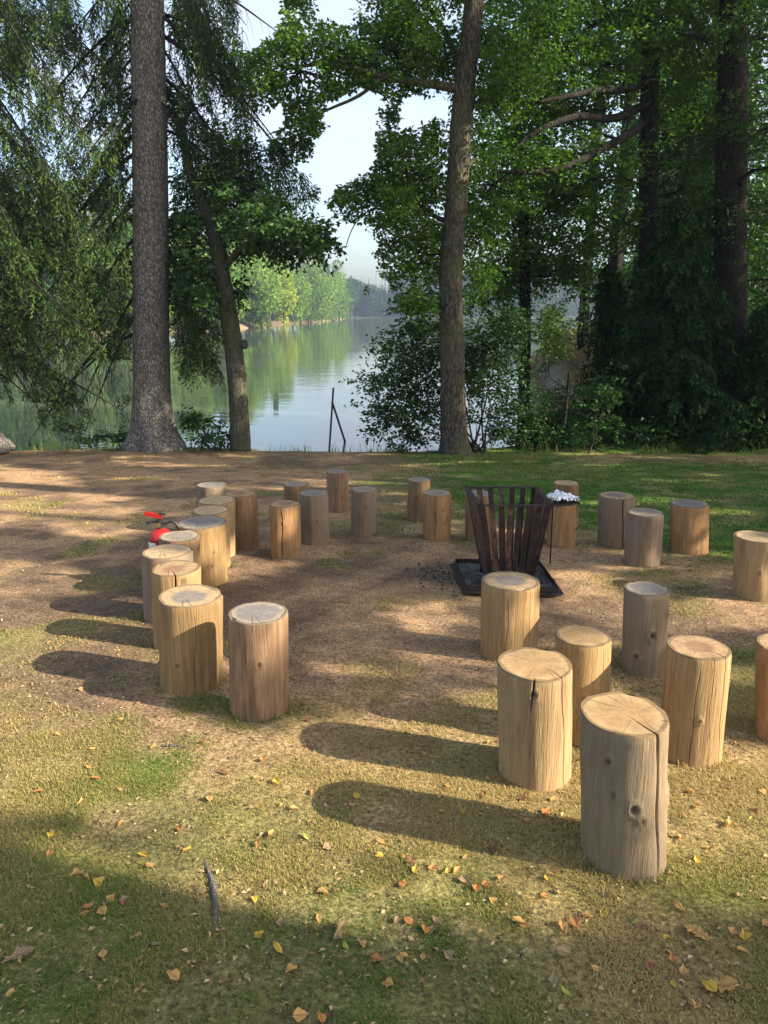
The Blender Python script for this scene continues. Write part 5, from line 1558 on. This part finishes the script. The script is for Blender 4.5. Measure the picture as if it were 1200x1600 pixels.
LBL = {'yellow': 'small yellow birch leaf fallen on the turf', 'tan': 'small tan dry leaf fallen on the ground', 'brown': 'small dark brown dry leaf fallen on the ground', 'grey': 'small pale grey dry leaf fallen on the ground', 'lime': 'small lime green leaf fallen on the turf', 'orange': 'small orange brown dry leaf fallen on the ground'}
def fallen(px, py, kind, colour, L, label=None, seed=None, name='fallen_leaf', z=0.006):
    sd = seed if seed is not None else random.Random(int(px * 31 + py * 7)).randint(0, 3)
    kx = (kind, sd, colour, L if label else 0)
    if kx not in LM:
        me = leafobj_mesh(kind, 1.0, sd + 7 * len(kind)); me.materials.append(DRY[colour]); LM[kx] = me
    o = bpy.data.objects.new(name, LM[kx]); COL.objects.link(o)
    g_ = G(px, py); r_ = random.Random(px * 13.7 + py)
    o.location = (g_[0], g_[1], float(height(g_[0], g_[1])) + z)
    o.scale = (L, L, L)
    o.rotation_euler = (r_.uniform(-.35, .35), r_.uniform(-.35, .35) - SLOPE, r_.uniform(0, 6.28))
    if label: tag(o, label, 'leaf')
    else: tag(o, LBL[colour], 'leaf', GRP[colour])
    return o
o = fallen(30, 1497, 'oak', 'grey', .085, 'large pale oak leaf lying in the bottom left corner of the turf', 1); o.rotation_euler[2] = .6
o = fallen(1128, 1544, 'oak', 'tan', .080, 'long dry oak leaf beside a yellow one, low at the right', 2); o.rotation_euler[2] = -.3
fallen(1108, 1545, 'birch', 'yellow', .045, 'yellow leaf touching the long dry oak leaf low at the right', 2)
o = fallen(525, 1462, 'oak', 'grey', .075, 'curled grey brown leaf standing on edge in the bottom shade', 3); o.rotation_euler = (1.0, .3, 1.4)
o = fallen(1088, 1462, 'oak', 'tan', .075, 'forked dry oak leaf at the edge of the foreground shade on the right', 0); o.rotation_euler[2] = 2.2
o = fallen(812, 1446, 'long', 'tan', .050, 'pointed tan leaf lying crosswise in the shade before the nearest stool', 1)
fallen(433, 1224, 'birch', 'yellow', .042, 'bright golden leaf in the sunny turf, lit brighter than any other', 2)
o = fallen(1050, 1050, 'birch', 'brown', .03)
LST = [(125, 1079, 'tan'), (80, 1334, 'orange'), (234, 1357, 'tan'), (225, 1338, 'yellow'), (153, 1381, 'yellow'), (82, 1306, 'yellow'), (132, 1430, 'orange'), (160, 1427, 'tan'), (196, 1409, 'grey'), (270, 1528, 'tan'), (326, 1250, 'tan'), (292, 1331, 'yellow'), (425, 1306, 'tan'), (480, 1310, 'lime'), (460, 1266, 'tan'),
       (488, 1240, 'orange'), (510, 1327, 'grey'), (440, 1446, 'grey'), (404, 1464, 'yellow'), (434, 1486, 'yellow'), (455, 1522, 'tan'), (416, 1385, 'grey'), (505, 1398, 'tan'), (540, 1483, 'lime'), (590, 1504, 'orange'), (282, 1298, 'orange'), (315, 1395, 'grey'), (649, 1361, 'tan'), (728, 1378, 'grey'), (663, 1455, 'orange'), (682, 1441, 'grey'),
       (678, 1457, 'grey'), (633, 1499, 'tan'), (745, 1390, 'orange'), (716, 1362, 'tan'), (852, 1404, 'orange'), (864, 1368, 'tan'), (878, 1448, 'tan'), (900, 1446, 'orange'), (880, 1492, 'grey'), (883, 1552, 'lime'), (930, 1516, 'tan'), (865, 1533, 'grey'), (994, 1447, 'lime'), (1050, 1500, 'orange'), (1043, 1469, 'yellow'), (1164, 1465, 'yellow'), (1087, 1346, 'yellow'),
       (1197, 1448, 'tan'), (853, 1271, 'orange'), (816, 1249, 'brown'), (595, 1318, 'tan'), (640, 1350, 'brown'), (560, 1285, 'grey'), (700, 1230, 'tan'), (948, 1401, 'grey'), (1016, 1515, 'brown'), (1086, 1576, 'tan'), (500, 1593, 'orange'), (470, 1590, 'tan'), (620, 1440, 'grey'), (700, 1495, 'grey'), (190, 1290, 'tan'), (60, 1240, 'orange'), (150, 1220, 'orange'), (128, 1256, 'tan'),
       (350, 1210, 'brown'), (410, 1190, 'orange'), (240, 1170, 'tan'), (90, 1150, 'tan'), (1140, 1290, 'tan'), (1180, 1270, 'brown'), (1080, 1240, 'orange'), (1110, 1330, 'tan'), (1190, 1240, 'tan'), (1060, 1420, 'tan'), (660, 1180, 'tan')]
rr_ = random.Random(4)
for x_, y_, c_ in LST: fallen(x_, y_, rr_.choice(['birch', 'birch', 'long']), c_, rr_.uniform(.030, .044))
for i in range(150):
    y_ = 860 + 720 * rr_.random() ** 1.2; x_ = rr_.uniform(10, 1190)
    if i % 2:
        cxy = [(560, 1290), (900, 1450), (180, 1400), (700, 1360), (1120, 1280), (430, 1240), (640, 1500), (300, 1060), (860, 1260), (480, 900), (1080, 1480)][rr_.randint(0, 10)]
        x_ = cxy[0] + rr_.gauss(0, 55); y_ = cxy[1] + rr_.gauss(0, 30)
    fallen(x_, y_, rr_.choice(['birch', 'birch', 'long']), rr_.choice(['tan', 'tan', 'yellow', 'tan', 'orange', 'brown', 'brown', 'grey']), rr_.uniform(.020, .036))

M['root'] = barkmat('root_bark', (0.13, 0.115, 0.10), (0.30, 0.27, 0.24), (30, 30, 30))
# surface root and twigs
rs = np.random.RandomState(95)
rt = MB(); pts_ = [G(318, 1340), G(330, 1375), G(337, 1410), G(336, 1440), G(330, 1470)]
for i, p in enumerate(pts_): p[2] = float(height(p[0], p[1])) + (-.006, .003, .006, .002, -.012)[i]
rt.tube(smoothline(pts_, 24), np.interp(np.linspace(0, 1, 24), [0, .4, 1], [.006, .011, .005]), k=8, jit=.35, rs=rs)
tag(obj('surface_root', rt.mesh('surface_root', True), M['root']), 'grey root breaking through the turf in the foreground shade', 'root')
for i, (a_, b_, lb_) in enumerate((((255, 1167), (298, 1175), 'thin reddish twig lying in the sunny turf at left'), ((90, 1282), (116, 1263), 'pale split stick lying in the sunny turf at far left'), ((340, 1015), (372, 1040), 'short twig on the soil beside the front left pair of stools'))):
    p, q = G(*a_), G(*b_); p[2] = float(height(p[0], p[1])) + .006; q[2] = float(height(q[0], q[1])) + .008
    tg = MB(); tg.tube(smoothline([p, (p + q) / 2 + rs.randn(3) * [.01, .01, .002], q], 10), np.linspace(.004, .002, 10), k=5, jit=.3, rs=rs)
    tag(obj('twig', tg.mesh('twig'), M['spruce_bark']), lb_, 'twig')

# ------------------------------------------------------------------ haze
hb = MB(); hb.box((60, 240, 20), (620, 560, 56))
m = bpy.data.materials.new('haze'); m.use_nodes = True
ns, ls = m.node_tree.nodes, m.node_tree.links
ns.remove(ns['Principled BSDF'])
pv = ns.new('ShaderNodeVolumePrincipled'); pv.inputs['Color'].default_value = (.62, .80, 1.0, 1); pv.inputs['Density'].default_value = .0006; pv.inputs['Anisotropy'].default_value = .3
ls.new(pv.outputs[0], ns['Material Output'].inputs['Volume'])
tag(obj('haze', hb.mesh('haze'), m), 'thin morning haze over the lake and the far shore', 'haze', kind='stuff')
